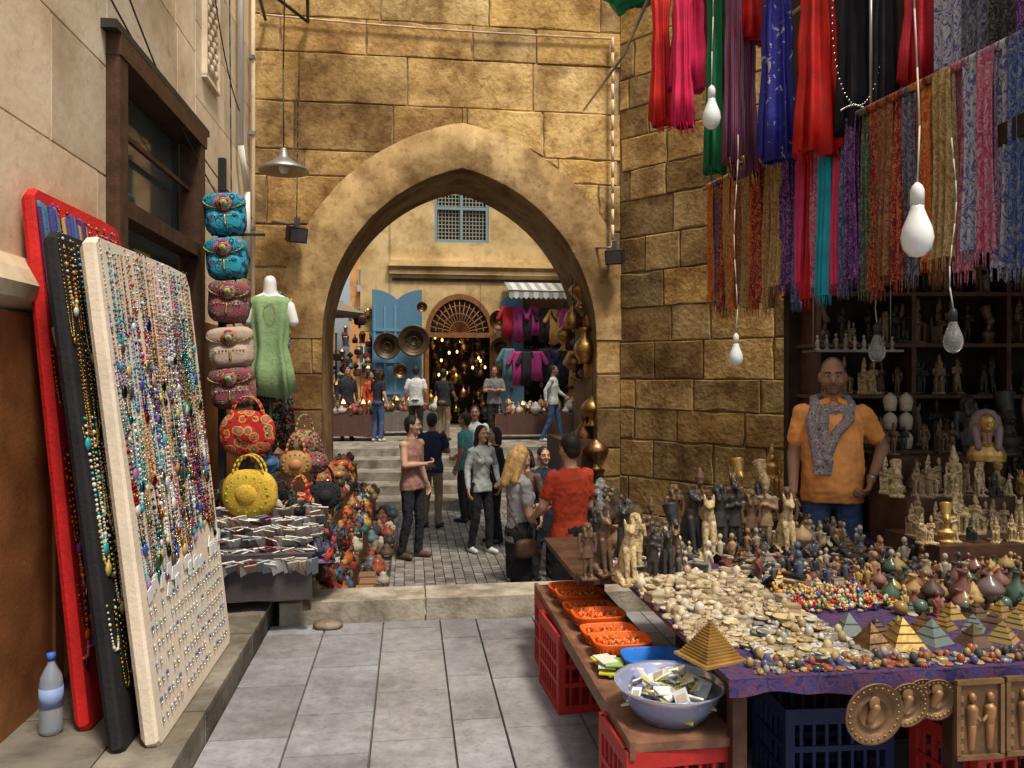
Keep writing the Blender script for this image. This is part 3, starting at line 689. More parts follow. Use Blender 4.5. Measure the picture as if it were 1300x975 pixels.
def crate(T,col,name='plastic_crate'):
    b=B(); w,d,h=.42,.32,.38
    for x in(-1,1):
        for y in(-1,1): b.box((x*(w/2-.015),y*(d/2-.015),h/2),(.035,.035,h),tint,col=col)
    for z,t in((.02,.04),(h*.36,.022),(h*.6,.022),(h-.03,.06)):
        for y in(-1,1): b.box((0,y*(d/2-.004),z),(w-.04,.012,t),tint,col=col)
        for x in(-1,1): b.box((x*(w/2-.004),0,z),(.012,d-.04,t),tint,col=col)
    for i in range(7):
        for y in(-1,1): b.box((-.15+i*.05,y*(d/2-.006),h/2),(.012,.008,h-.04),tint,col=col)
    for i in range(5):
        for x in(-1,1): b.box((x*(w/2-.006),-.1+i*.05,h/2),(.008,.012,h-.04),tint,col=col)
    b.box((0,0,.012),(w-.04,d-.04,.01),tint,col=col)
    b.obj(name,T)
RED=(.42,.025,.02)
crate(TLu(.86,3.95,.012,math.pi/2+.06),RED); crate(TLu(.88,4.3,.012,math.pi/2),RED)
crate(TLu(.92,2.72,.012,.05),RED); crate(TLu(2.1,2.62,.012,.1),RED); crate(TLu(1.62,2.95,.012,-.05),(.02,.03,.10)); crate(TLu(2.6,2.75,.012,.0),RED)
tx=bpy.data.curves.new('crate_lettering','FONT'); tx.body='HSK'; tx.size=.05; tx.extrude=.002; tx.align_x='CENTER'; to=bpy.data.objects.new('crate_lettering',tx); sc.collection.objects.link(to)
to.matrix_world=TLu(2.1,2.445,.33,.1,1,math.pi/2); tx.materials.append(white)
def basket(X,Y,z,w,d,col,fill,name,rz=0,h=.05):
    b=B()
    def rr(w,d,z,n=32): return [(w*sgp(math.cos(t),.5),d*sgp(math.sin(t),.5),z) for t in [2*math.pi*j/n for j in range(n)]]
    b.loft([rr(w*.8,d*.8,0),rr(w*.95,d*.95,h*.9),rr(w,d,h),rr(w*1.04,d*1.04,h),rr(w*1.04,d*1.04,h-.008),rr(w*.86,d*.86,.0)],tint,True,False,col=col)
    b.loft([rr(w*.8,d*.8,.004),rr(w*.01,d*.01,.004)],tint,False,False,col=col)
    for j in range(28):
        t=2*math.pi*j/28; b.box((w*.97*sgp(math.cos(t),.5),d*.97*sgp(math.sin(t),.5),h*.5),(.006,.006,h*.8),tint,col=tuple(c*.7 for c in col))
    if fill:
        for i in range(90):
            junk(b,TR(R.uniform(-w*.75,w*.75),R.uniform(-d*.75,d*.75),R.uniform(.008,h*.65),R.uniform(0,6),1,R.uniform(-.4,.4),R.uniform(-.4,.4)),R.choice(fill[0]),fill[1],R.uniform(*fill[2]))
    b.obj(name,TR(X,Y,z,rz))
OR=(.80,.13,.015); FO=(['egg','scarab','egg'],[(.75,.15,.02),(.7,.2,.03),(.8,.1,.02),(.6,.25,.07)],(.25,.42))
for i in range(6):
    p=L(.90+.004*i,4.32-i*.19,0); basket(p.x,p.y,.425+(.02 if i%2 else .0),.125,.088,OR,FO,'orange_basket',AL+.05+R.uniform(-.06,.06))
p=L(1.0,3.14,0); basket(p.x,p.y,.45,.13,.09,(.02,.17,.58),None,'blue_tray',.1); basket(p.x+.02,p.y-.14,.43,.14,.09,(.02,.2,.62),(['pack'],[(.75,.75,.72),(.5,.6,.7)],(.4,.6)),'blue_tray',.05)
b=B()
for i in range(9): b.box((R.uniform(-.02,.02),R.uniform(-.06,.06),.004+i*.006),(.07,.1,.005),tints,rz=R.uniform(-.4,.4),col=R.choice([(.6,.55,.05),(.25,.45,.1),(.7,.7,.6)]))
b.obj('packet_stack',TLu(.82,3.2,.425))
b=B(); p=L(.93,2.74,0)
b.lathe([(0,.0),(.12,.0),(.165,.06),(.185,.115),(.20,.125),(.20,.118),(.18,.1),(.155,.05),(.11,-.006),(0,-.006)],M('bowl_plastic',(.45,.50,.72),.12,trans=.55,var=.05,bump=0),None,36)
for i in range(120):
    a_=R.uniform(0,6.28); r=R.uniform(0,.15); junk(b,TR(r*math.cos(a_),r*math.sin(a_),R.uniform(.04,.15-r*.2),R.uniform(0,6),1,R.uniform(-.7,.7),R.uniform(-.7,.7)),'pack',[(.8,.81,.80),(.75,.75,.72),(.62,.52,.12),(.6,.62,.65),(.35,.3,.25)],R.uniform(.3,.5))
b.obj('plastic_bowl',TR(p.x,p.y,.425))
SP_=[(.50,.39,.25),(.53,.44,.30),(.42,.31,.18),(.56,.48,.36),(.30,.22,.14),(.46,.36,.2)]
scatter('soapstone_carvings',0,(1.04,1.62,2.98,3.75,.656),['scarab','slab','slab','egg','bowl','disc','box'],SP_,(.5,.95),grid=(14,20))
scatter('soapstone_carvings',0,(1.08,1.55,3.0,3.7,.676),['scarab','disc','slab'],SP_,(.45,.7),grid=(8,12),tilt=.3)
scatter('scarab_carvings',0,(1.05,1.5,3.75,4.1,.656),['scarab','slab','box','fig'],[(.3,.26,.2),(.5,.42,.32),(.1,.09,.08)],(.6,1.1),grid=(9,6))
scatter('trinket_boxes',0,(1.6,2.65,3.45,4.1,.656),['box','egg','scarab','pyr','fig','slab','disc','box'],[(.06,.05,.05),(.45,.38,.28),(.35,.2,.1),(.15,.05,.04),(.08,.1,.14),(.03,.03,.03)],(.55,1.0),grid=(23,15))
scatter('bead_charms',620,(1.62,2.05,3.08,3.4,lambda u,v:.66+R.uniform(0,.03)),['egg','egg','scarab'],[(.5,.02,.02),(.6,.35,.05),(.55,.45,.2),(.1,.25,.12),(.05,.1,.25),(.55,.5,.4),(.5,.2,.04)],(.2,.34))
scatter('souvenir_trinkets',0,(2.05,3.5,2.98,3.62,.656),['vase','egg','bowl','box','disc','fig','scarab','vase','pyr'],[(.35,.23,.08),(.06,.1,.06),(.2,.07,.04),(.42,.33,.2),(.06,.04,.03),(.2,.09,.07)],(.4,.75),grid=(34,15))
scatter('small_figurines',0,(1.12,2.6,4.1,4.62,.656),['fig','fig','egg','vase','pyr'],EARTH,(.5,.95),grid=(26,8))
scatter('crystal_ornaments',0,(1.2,1.64,2.56,2.98,.656),['disc','slab','egg','bowl','scarab'],[(.35,.33,.3),(.48,.46,.40),(.35,.25,.12),(.2,.18,.15),(.5,.4,.2)],(.4,.7),grid=(14,13))
scatter('scarab_carvings',0,(1.04,1.22,2.74,3.0,.656),['scarab','slab','disc'],SP_,(.45,.75),grid=(6,8))
scatter('keyring_pile',0,(1.14,3.5,2.475,2.59,.656),['disc','slab','scarab','egg'],[(.25,.12,.05),(.05,.05,.06),(.35,.25,.1),(.08,.08,.2),(.3,.08,.04),(.3,.28,.25)],(.35,.62),grid=(80,4))
b=B()
for i,(u,v,s) in enumerate([(1.66+.135*i,2.68+R.uniform(-.02,.03),.12) for i in range(12)]+[(1.68+.10*i,2.83+R.uniform(-.02,.02),.09) for i in range(17)]):
    pyr(b,TLu(u,v,.656,R.uniform(-.2,.9)),[copper,goldst,tint,bronzest,tints][i%5],s*R.uniform(.75,1.1),(.14,.17,.15) if i%5==2 else (.25,.18,.06) if i%5==4 else (.8,.8,.8),R.choice([1,2,3]))
for i in range(24): pyr(b,TLu(1.75+(i%8)*.10,3.9+(i//8)*.13,.656,R.uniform(0,.8)),R.choice([tint,bronzest]),.10,rcol([(.2,.17,.14),(.07,.06,.06)]),2)
for i in range(12): pyr(b,TLu(2.2+i*.11,2.97,.656,R.uniform(0,.8)),R.choice([goldst,copper,bronzest]),.08,(.8,.8,.8),2)
b.obj('miniature_pyramids')
b=B(); pyr(b,TLu(1.05,2.66,.656,.3),goldst,.155,(.6,.5,.4),0)
for i in range(14):
    t=i/14; q=.158*(1-t)+.003
    b.box((0,0,.656+.125*t+.004),(q,q,.005),goldst,T=TLu(1.05,2.66,0,.3),col=(.9,.85,.75))
b.box((0,0,.657),(.18,.18,.01),goldst,T=TLu(1.05,2.66,0,.3))
b.obj('brass_pyramid')
b=B()
for i in range(9): vase(b,TLu(2.35+i*.11+R.uniform(-.02,.02),3.1+R.uniform(-.1,.15),.656),tints,rcol([(.16,.06,.045),(.06,.1,.07),(.15,.1,.09),(.22,.11,.07)]),R.uniform(.13,.19),i)
b.obj('glass_perfume_bottles')
b=B()
for i in range(8): b.ell(L(2.0+i*.1+R.uniform(-.02,.02),3.02+R.uniform(-.05,.1),.685),(.029,.029,.029),tints,nu=14,nv=9,col=R.choice([(.2,.22,.09),(.08,.13,.1),(.3,.17,.06)]))
b.obj('glass_balls')
def plate(u,v,z,r):
    b=B(); c=(1.3,1.2,1); b.lathe([(.0,.0),(r*.45,.0),(r*.48,.008),(r*.5,0),(r*.72,.002),(r*.75,.01),(r*.95,.008),(r,.014),(r,.005),(r*.5,-.008),(0,-.008)],bronzest,n=36,col=c)
    for i in range(24):
        t=2*math.pi*i/24; b.ell((r*.85*math.cos(t),r*.85*math.sin(t),.009),(.006,.004,.004),goldst,nu=6,nv=4,col=(.5,.5,.5))
    b.cap((-.01,-.02,.004),(.005,.02,.006),.013,.016,bronzest,col=(2,1.8,1.4)); b.ell((.0,.035,.006),(.02,.025,.006),bronzest,col=(2,1.8,1.4))
    b.obj('relief_plate',TLu(u,v,z,R.uniform(-.1,.1),1,math.pi/2+.1))
plate(1.50,2.40,.545,.105); plate(1.63,2.42,.56,.075); plate(1.69,2.435,.57,.07); plate(1.74,2.425,.57,.07)
for u,w in((1.88,.16),(2.07,.17),(2.25,.13),(2.43,.15)):
    b=B(); h=.25; b.box((0,0,0),(w,.02,h),bronzest,col=(1,.95,.8))
    for z in(-h/2,h/2): b.box((0,-.012,z),(w+.01,.015,.015),bronzest,col=(1.4,1.3,1))
    for x in(-w/2,w/2): b.box((x,-.012,0),(.015,.015,h-.02),bronzest,col=(1.4,1.3,1))
    for x in(-.03,.035):
        b.cap((x,-.01,-.095),(x,-.014,-.02),.011,.014,bronzest,8,col=(2.2,1.9,1.4)); b.cap((x,-.012,-.01),(x,-.015,.035),.016,.02,bronzest,8,col=(2.2,1.9,1.4)); b.ell((x,-.018,.075),(.013,.012,.017),bronzest,nu=8,nv=6,col=(2.2,1.9,1.4)); b.cap((x,-.018,.03),(x*.2,-.022,.0),.007,.005,bronzest,6,col=(2.2,1.9,1.4))
    for i in range(5): b.box((-w*.4,-.012,-.09+i*.04),(.012,.006,.02),bronzest,col=(1.8,1.6,1.2))
    b.obj('relief_plaque',TLu(u,2.41,.51+R.uniform(-.01,.01),R.uniform(-.06,.06)))
b=B()
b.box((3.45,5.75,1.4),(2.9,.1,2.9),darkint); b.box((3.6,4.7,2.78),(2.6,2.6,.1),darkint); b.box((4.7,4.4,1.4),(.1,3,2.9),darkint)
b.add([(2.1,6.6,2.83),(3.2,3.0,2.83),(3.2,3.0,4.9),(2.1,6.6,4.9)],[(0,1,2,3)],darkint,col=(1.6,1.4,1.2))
b.box((2.7,5.05,3.3),(.05,3.6,.05),wood,rz=.296)
b.obj('stall_shell')
b=B()
for z in(.8,1.15,1.5,1.85,2.2): b.box((3.4,5.55,z),(2.7,.34,.025),wood,col=(1.3,1.2,1.1))
for x in(2.1,2.75,3.4,4.05): b.box((x,5.55,1.35),(.03,.32,2.7),wood)
b.obj('wooden_shelf')
for z in(.815,1.165,1.515,1.865,2.215):
    x=2.15
    while x<4.2:
        m=R.choice([BK,BZ,BZ,BK,brownst,BK,BZ])
        if z>1.1 and x<2.55 and R.random()<.35: m=CR
        statue(R.choice(['king','cat','bust','kingc','seat','jackal','group']),x,5.5+R.uniform(-.09,.08),z,R.uniform(.17,.30),m,R.uniform(-.8,.8)); x+=R.uniform(.07,.13)
b=B()
b.box((1.65,5.25,.78),(.75,.45,.03),wood)
for x in(1.35,1.95): b.box((x,5.2,.38),(.04,.3,.76),wood)
b.obj('rear_shelf')
b=B()
for z,y in((1.48,5.0),(1.36,5.0),(1.24,5.0)):
    for x in(2.40,2.50): vase(b,TR(x,y,z-.06),tint,(.45,.4,.3),.115,2); b.ell((x,y,z+.0),(.042,.042,.05),tint,col=(.45,.4,.3))
b.box((2.44,5.05,1.165),(.4,.25,.02),wood); b.box((2.44,5.15,.6),(.04,.04,1.15),wood); b.obj('alabaster_jars')
b=B()
z=1.80
b.box((2.2,5.1,z),(.55,.25,.015),metal,col=(.4,.4,.4))
for i in range(9): junk(b,TR(1.97+i*.06,5.08,z+.01,R.uniform(0,6)),'fig',[(.35,.33,.28),(.2,.18,.14)],R.uniform(.4,.65))
for x in(1.95,2.45): b.tube([(x,5.1,z),(x,5.1,2.73)],.004,metal,5)
b.obj('hanging_shelf')
def s_mask(b):
    bl=M('blue_gold_stripe',kind='stripe',sc_=30,pal=[(.40,.25,.08),(.02,.05,.2)],rough=.4)
    g=goldst; q=B()
    q.lathe([(0,0),(.26,0),(.27,.1),(.22,.22),(.10,.3),(0,.3)],g,sy=.6); q.cap((0,0,.25),(0,-.02,.45),.08,.08,g)
    q.ell((0,-.05,.58),(.11,.12,.15),g,nu=18,nv=12); q.cap((0,-.17,.6),(0,-.19,.55),.013,.02,g); q.ell((0,-.155,.49),(.035,.02,.014),g); q.cap((0,-.15,.42),(0,-.19,.28),.022,.028,bl)
    q.lathe([(0,.38),(.20,.38),(.23,.5),(.2,.66),(.12,.77),(.0,.8)],bl,TR(0,.06,0),24,sy=.55)
    for s in(-1,1):
        q.cap((s*.16,-.03,.5),(s*.13,-.12,.22),.06,.05,bl)
    b.merge(fuse(q,.010,1))
    for s in(-1,1): b.ell((s*.045,-.155,.61),(.024,.012,.011),white,nu=10,nv=6); b.ell((s*.045,-.165,.61),(.01,.006,.01),blackst,nu=8,nv=6)
b=B(); s_mask(b); b.obj('golden_pharaoh_mask',TR(2.74,4.55,1.15,-.35,.38))
statue('bust',3.05,4.85,1.15,.4,BK); statue('king',2.9,5.0,1.0,.55,BK); statue('king',3.2,4.8,1.1,.55,BZ)
# ---------------------------------------------------------------- scarves
def pal3(a,b_,c): return [a,b_,a,c,b_,a]
def sm_(n,a,b_,c,s=24): return M(n,kind='marb',sc_=s,pal=pal3(a,b_,c),rough=.9,bump=.3,stretch=(1,1,.55))
SC=[sm_('scarf_red_paisley',(.35,.02,.02),(.50,.20,.06),(.16,.02,.03)),sm_('scarf_orange',(.58,.16,.03),(.5,.06,.02),(.6,.32,.08)),sm_('scarf_blue',(.03,.06,.20),(.08,.13,.28),(.22,.23,.27)),
sm_('scarf_brown',(.16,.06,.03),(.32,.17,.08),(.26,.08,.03)),M('scarf_pink',(.62,.05,.14),.85,var=.15,bump=.4),sm_('scarf_pinkpattern',(.5,.12,.2),(.50,.30,.32),(.35,.05,.12)),
M('scarf_teal',(.02,.33,.42),.85,var=.2,bump=.4),sm_('scarf_green',(.03,.12,.08),(.2,.2,.08),(.1,.04,.03)),sm_('scarf_grey',(.10,.10,.14),(.24,.22,.24),(.05,.05,.08),20),
sm_('scarf_gold',(.42,.27,.10),(.28,.14,.05),(.5,.38,.18)),sm_('scarf_purple',(.12,.03,.16),(.28,.15,.3),(.05,.02,.1)),sm_('scarf_silver',(.38,.38,.44),(.10,.12,.28),(.5,.48,.52),17),
sm_('scarf_black',(.02,.02,.02),(.12,.10,.09),(.03,.03,.03)),M('scarf_crimson',(.45,.015,.02),.85,var=.2,bump=.4)]
order=[1,2,0,9,1,3,9,1,0,9,3,9,10,2,4,13,5,6,4,2,10,7,0,3,0,8,1,3,9,5,11,5,11,2,11,10,3,9,8,3,9,5,3,9]
A0=Vector((1.63,6.5,3.2));A1=Vector((2.56,2.7,3.2)); dirv=(A1-A0); LEN=dirv.length; du_=dirv.normalized(); nr=Vector((-1,0,0)); nr=(nr-du_*nr.dot(du_)).normalized()
b=B(); b.tube([A0-du_*.1,A1],.018,metal); b.tube([A0+Vector((0,0,.9)),A1+Vector((0,0,.9))],.018,metal)
for t in(0,.5,1):
    p=A0+dirv*t; b.tube([p,p+Vector((.5,.1,0))],.014,metal); b.tube([p,p+Vector((0,0,.9))],.01,metal)
b.obj('scarf_rail')
ns=len(order)
for i,k in enumerate(order):
    s0=(i+.5)/ns*LEN; w=LEN/ns*R.uniform(1.15,1.5); ln=R.uniform(.93,1.08); b=B()
    nz=14; nx=16; ph=R.uniform(0,6); am=R.uniform(.010,.022); off=R.uniform(-.02,.035)
    V=[];F=[]
    for a_ in range(nz+1):
        t=a_/nz
        for c_ in range(nx+1):
            q=c_/nx-.5
            p=du_*(q*w*(1-.1*math.sin(t*3)))+nr*(off+am*math.sin(q*16+ph+t)*(.5+t)+.008*math.sin(t*5+ph))
            V.append((p.x,p.y,-ln*t))
    for a_ in range(nz):
        for c_ in range(nx): x=a_*(nx+1)+c_; F.append((x,x+1,x+nx+2,x+nx+1))
    b.add(V,F,SC[k],True)
    V2=[(x+nr.x*-.03,y+nr.y*-.03,z*.96) for x,y,z in V]; b.add(V2,F,SC[k],True)
    for c_ in range(16):
        q=c_/15-.5; p=du_*(q*w*.93)+nr*(off+am*math.sin(q*16+ph+1)*1.5); d=R.uniform(-.004,.004)
        b.cyl((p.x,p.y,-ln+.005),(p.x+d,p.y+d,-ln-R.uniform(.05,.075)),.003,.0012,SC[k],4)
    b.cyl(tuple(-du_*w*.5+nr*.01),tuple(du_*w*.5+nr*.01),.024,.024,SC[k],10)
    p=A0+du_*s0; b.obj('scarf',TR(p.x,p.y,p.z))
for i,k in enumerate([11,8,12,10,11,2,12,8,11,10]):
    s0=LEN*(.62+i*.043); p=A0+du_*s0; b=B(); w=.17; V=[];F=[]; ph=i*1.3
    for a_ in range(9):
        for c_ in range(13):
            q=c_/12-.5; pp=du_*(q*w)-nr*(.10+.014*math.sin(q*14+ph)); V.append((pp.x,pp.y,-.9*a_/8))
    for a_ in range(8):
        for c_ in range(12): x=a_*13+c_; F.append((x,x+1,x+14,x+13))
    b.add(V,F,SC[k],True); b.obj('shawl',TR(p.x,p.y,4.1))
silk=M('silk_crimson',(.66,.02,.09),.4,var=.25,bump=.2); redt=M('red_silk',(.55,.015,.01),.5,var=.3,bump=.2); blues=M('blue_dress',kind='marb',sc_=9,pal=[(.02,.02,.22),(.02,.02,.2),(.02,.02,.22),(.03,.03,.28),(.02,.02,.2),(.35,.35,.45)],rough=.5,bump=.2)
mar=M('maroon_sash',kind='vstripe',sc_=14,pal=[(.18,.02,.1),(.3,.18,.05),(.1,.02,.12)],rough=.6,bump=.3); grn=M('green_cloth',(.01,.14,.05),.8,bump=.3); rpl=M('red_striped',kind='vstripe',sc_=22,pal=[(.5,.01,.02),(.15,.01,.02),(.55,.02,.03)],rough=.5,bump=.3)
UG=[(1.05,5.55,3.42,.075,redt,4.35),(1.24,5.5,3.66,.14,silk,4.6),(1.17,5.4,3.36,.07,silk,4.3),(1.40,5.4,3.05,.08,grn,4.4),(1.49,5.3,3.08,.07,mar,4.45),(1.58,5.35,3.0,.08,mar,4.5),(1.72,5.1,3.05,.11,blues,4.5),(1.90,4.9,3.03,.13,redt,4.3),(2.06,4.75,3.12,.10,black,4.3),(2.18,4.6,3.1,.07,black,4.2),(2.34,4.45,3.3,.13,rpl,4.3),(2.5,4.2,3.4,.12,mar,4.3),(1.35,5.6,4.0,.13,silk,4.9),(1.62,5.3,3.9,.14,redt,4.8),(2.62,4.0,3.3,.1,black,4.3)]
for i,(X,Y,zb,hw,m,zt) in enumerate(UG):
    l=zt-zb; drape('hanging_dress' if hw>.1 else 'hanging_sash',TR(X,Y,zt,-.4+R.uniform(-.2,.2)),[(0,hw*.6),(-.06,hw*.95),(-l*.15,hw*.8),(-l*.3,hw*.72),(-l*.45,hw*.85),(-l*.6,hw*.8),(-l*.8,hw*1.0),(-l,hw*1.1)],m,7,.26,.45,None,False,56,None,i)
    b=B()
    for j in range(14 if m in(mar,redt,silk) else 8):
        q=R.uniform(-hw,hw); b.cyl((q,R.uniform(-.03,.03),-l+.03),(q+.01,0,-l-.06),.004,.002,gold if m is mar else m,5)
    b.obj('tassel_fringe',TR(X,Y,zt,-.4))
b=B(); b.tube([(1.0,5.7,4.4),(2.7,4.0,4.35)],.02,metal); b.tube([(1.0,5.7,4.4),(.98,6.9,4.45),(.8,8.8,4.6)],.014,metal); b.tube([(1.2,5.5,4.9),(2.7,4.0,4.8)],.02,metal); b.obj('clothes_rail')
b=B()
for i in range(70):
    t=i/70; b.ell((2.02+.15*math.sin(t*6.28),4.60,3.72-.5*math.cos(t*6.28)),(.0065,.0065,.0065),silver,nu=6,nv=4)
for i in range(40): b.ell((1.93+i*.008,4.62,3.2+.03*math.sin(i*.16)),(.007,.005,.007),silver,nu=6,nv=4)
b.obj('coin_belt')
drape('green_tarpaulin',TR(.95,6.4,5.0,0),[(0,.3),(-.1,.35),(-.25,.28),(-.35,.15)],M('green_tarp',(.01,.28,.12),.6,bump=.4),5,.35,.6,None,False,40)
def bulb(X,Y,z,r,big=False,ztop=4.5,name='light_bulb'):
    b=B(); m=bulbM if big else clearb
    b.lathe([(.0,-1.35*r),(.45*r,-1.25*r),(.85*r,-.8*r),(r,-.1*r),(.9*r,.55*r),(.62*r,1.25*r),(.42*r,1.8*r),(.4*r,2.1*r),(0,2.1*r)],m,TR(0,0,0),20)
    b.lathe([(.42*r,2.0*r),(.42*r,3.0*r),(.3*r,3.3*r),(.1*r,3.5*r),(0,3.5*r)],white if big else dmetal,None,14)
    if not big: b.tube([(-.2*r,0,.9*r),(-.1*r,0,0),(.1*r,0,0),(.2*r,0,.9*r)],.06*r,metal,5)
    P=[(.012*math.sin(k*.9+X*5)*(k>0),.01*math.sin(k*.7),3.4*r+(ztop-z-3.4*r)*k/8) for k in range(9)]
    b.tube(P,.0032,tint,5,col=(.55,.52,.46))
    b.obj(name,TR(X,Y,z))
bulb(1.14,4.5,3.12,.052,True,4.9); bulb(1.44,2.8,2.14,.055,True,4.0); bulb(1.45,5.1,1.76,.045,True,3.2); bulb(1.96,3.5,1.80,.042,False,2.7); bulb(2.2,4.75,1.79,.05,False,2.7)
# ---------------------------------------------------------------- left boards
def board(P0,P1,T0,T1,th,mat,strands,cols,seed,metalic=True):
    r=random.Random(seed); P0,P1,T0,T1=map(Vector,(P0,P1,T0,T1)); b=B()
    n=((P1-P0).cross(T0-P0)).normalized()
    if n.x<0: n=-n
    f=lambda s,t,o=0: (P0.lerp(P1,s)).lerp(T0.lerp(T1,s),t)+n*o
    K=[(0.02,0),(.25,-.0),(.5,-.0),(.75,-.0),(.97,0),(1,.015),(1,.25),(1,.5),(1,.75),(1,.96),(.96,.995),(.75,1),(.5,1),(.25,1),(.04,1),(0,.985),(0,.75),(0,.5),(0,.25),(0,.012)]
    rings=[[f(s+( .5-s)*k,t+(.5-t)*k*.6,o) for s,t in K] for k,o in((.03,-th-.01),(0,-th+.01),(0,-.012),(.012,0))]
    b.loft(rings,mat,False,True)
    Ls=(P1-P0).length;Lt=(T0-P0).length
    mats=[tints,tints,gold,silver]
    for (t0,cnt,drop,w) in strands:
        for i in range(cnt):
            s=(i+.5)/cnt+r.uniform(-.015,.015)
            if s<.03 or s>.97: continue
            c=r.choice(cols); m1=r.choice(mats) if metalic else gold; dd=drop*r.uniform(.6,1.25)/Lt; ww=w*r.uniform(.5,1.15)/Ls; rb=r.uniform(.0035,.0075); c2=r.choice(cols); t0_=t0+r.uniform(-.02,.01)
            N=int(dd*Lt*2/ (rb*2.4)); ex=r.uniform(1.8,3)
            for j in range(N+1):
                a=-1+2*j/N
                q=abs(a)**ex
                ss=s+ww*math.copysign(abs(a)**.55,a); tt=t0_-dd*(1-q)
                if not(.01<ss<.99 and tt>.02): continue
                big=1.5 if j%7==3 else 1
                b.ell(f(ss,tt,rb*.6),(rb*big,)*3,m1,nu=6,nv=4,col=c if j%4 else c2)
            if r.random()<.7:
                z_=r.uniform(.8,1.6); p=f(s,t0_-dd-.02/Lt,.006); b.ell(p,(.010,.014*z_,.020*z_),r.choice(mats),nu=8,nv=5,col=c2)
    return b,f
JC=[(.02,.25,.33),(.5,.5,.52),(.5,.38,.12),(.4,.02,.02),(.03,.07,.33),(.6,.6,.56),(.05,.05,.05),(.1,.38,.38),(.3,.13,.33),(.5,.25,.1),(.6,.5,.34)]
b,f=board((-1.41,3.15,.152),(-1.575,4.42,.152),(-1.74,3.28,2.235),(-1.875,4.56,2.24),.06,boardc,[(.985,24,.46,.05),(.86,24,.42,.045),(.74,26,.42,.05),(.62,24,.36,.045),(.50,22,.30,.045),(.42,20,.20,.04)],JC,5)
for row in range(7):
    t=.25-row*.034
    for i in range(22):
        s=.06+i*.041+R.uniform(-.004,.004)
        if R.random()<.1: continue
        c=R.choice([(.5,.5,.5),(.05,.1,.3),(.25,.42,.47),(.35,.35,.37),(.5,.42,.25)])
        b.ell(f(s,t,.008),(.006,.008,.011),tints,nu=6,nv=4,col=c); b.ell(f(s,t-.009,.008),(.004,.005,.008),silver,nu=6,nv=4)
for i in range(26): b.box(f(R.uniform(.03,.97),.27+R.uniform(-.012,.03),.01),(.004,.05,.06),white,rz=.11,rx=R.uniform(-.4,.4))
b.obj('necklace_board')
b,f=board((-1.53,3.10,.152),(-1.67,4.2,.152),(-1.88,3.24,2.25),(-1.99,4.35,2.25),.05,black,[(.985,22,.4,.04),(.8,22,.42,.04),(.62,22,.42,.04),(.44,22,.35,.04),(.28,22,.3,.04)],[(.5,.4,.1),(.03,.35,.4),(.6,.6,.55),(.5,.25,.05)],6)
b.obj('black_necklace_board')
b,f=board((-1.77,3.3,.152),(-1.89,4.3,.152),(-2.08,3.42,2.47),(-2.19,4.4,2.47),.05,redcloth,[(.97,24,.5,.05),(.75,24,.5,.05),(.5,24,.5,.05),(.28,24,.3,.05)],[(.6,.4,.05),(.3,.05,.4),(.05,.3,.3),(.6,.1,.02)],8)
for i in range(40):
    s=.01+.5*R.random(); q=.6+.3*R.random(); b.cap(f(s,.97-.02*R.random(),.01),f(s+.02,q,.014),.010,.008,tintc,6,col=rcol([(.2,.05,.35),(.05,.08,.3),(.05,.2,.3),(.1,.02,.1),(.45,.3,.05)])); b.cap(f(s+.02,q,.014),f(s+.02,q-.03,.014),.013,.004,tintc,6,col=(.4,.3,.1))
b.obj('red_beadwork_board')
b=B(); b.lathe([(0,0),(.04,0),(.045,.015),(.045,.1),(.042,.115),(.045,.13),(.045,.2),(.04,.235),(.018,.28),(.014,.29),(.014,.31),(0,.31)],plasticclear,None,20)
b.lathe([(.016,.30),(.017,.33),(0,.332)],tint,None,14,col=(.05,.15,.6)); b.lathe([(.0462,.11),(.0462,.19)],tint,None,20,col=(.25,.35,.6)); b.obj('water_bottle',TR(-1.93,3.30,.154))
# ---------------------------------------------------------------- left bags
EM=[M('embroidery_%s'%k,kind='ring',sc_=s,pal=p,rough=.9,bump=.6,bs=140) for k,s,p in(('blue',17,[(.55,.42,.05),(.05,.3,.5),(.5,.08,.25),(.02,.12,.35),(.04,.35,.35),(.02,.04,.1),(.02,.3,.4)]),('teal',20,[(.4,.5,.1),(.02,.3,.45),(.03,.45,.5),(.02,.15,.4),(.05,.35,.4),(.02,.05,.1)]),('dark',24,[(.45,.3,.25),(.3,.05,.1),(.02,.02,.02),(.3,.25,.16),(.05,.05,.05),(.25,.06,.08)]),('cream',16,[(.5,.42,.3),(.52,.45,.34),(.35,.10,.08),(.5,.42,.3),(.5,.44,.33)]),('rust',20,[(.1,.25,.15),(.25,.08,.05),(.35,.1,.15),(.12,.03,.03),(.3,.2,.1)]),('red',15,[(.65,.30,.04),(.5,.04,.02),(.6,.12,.02),(.05,.2,.2),(.5,.06,.03),(.55,.3,.06),(.4,.02,.02)]),('yellow',22,[(.58,.38,.04),(.62,.42,.05),(.5,.30,.03),(.6,.4,.05)]))]
striped=M('woven_stripe',kind='stripe',sc_=16,pal=[(.5,.42,.32),(.35,.06,.05),(.52,.46,.36),(.15,.1,.15),(.5,.42,.32),(.4,.2,.1),(.5,.44,.34)],rough=.9,bump=.5)
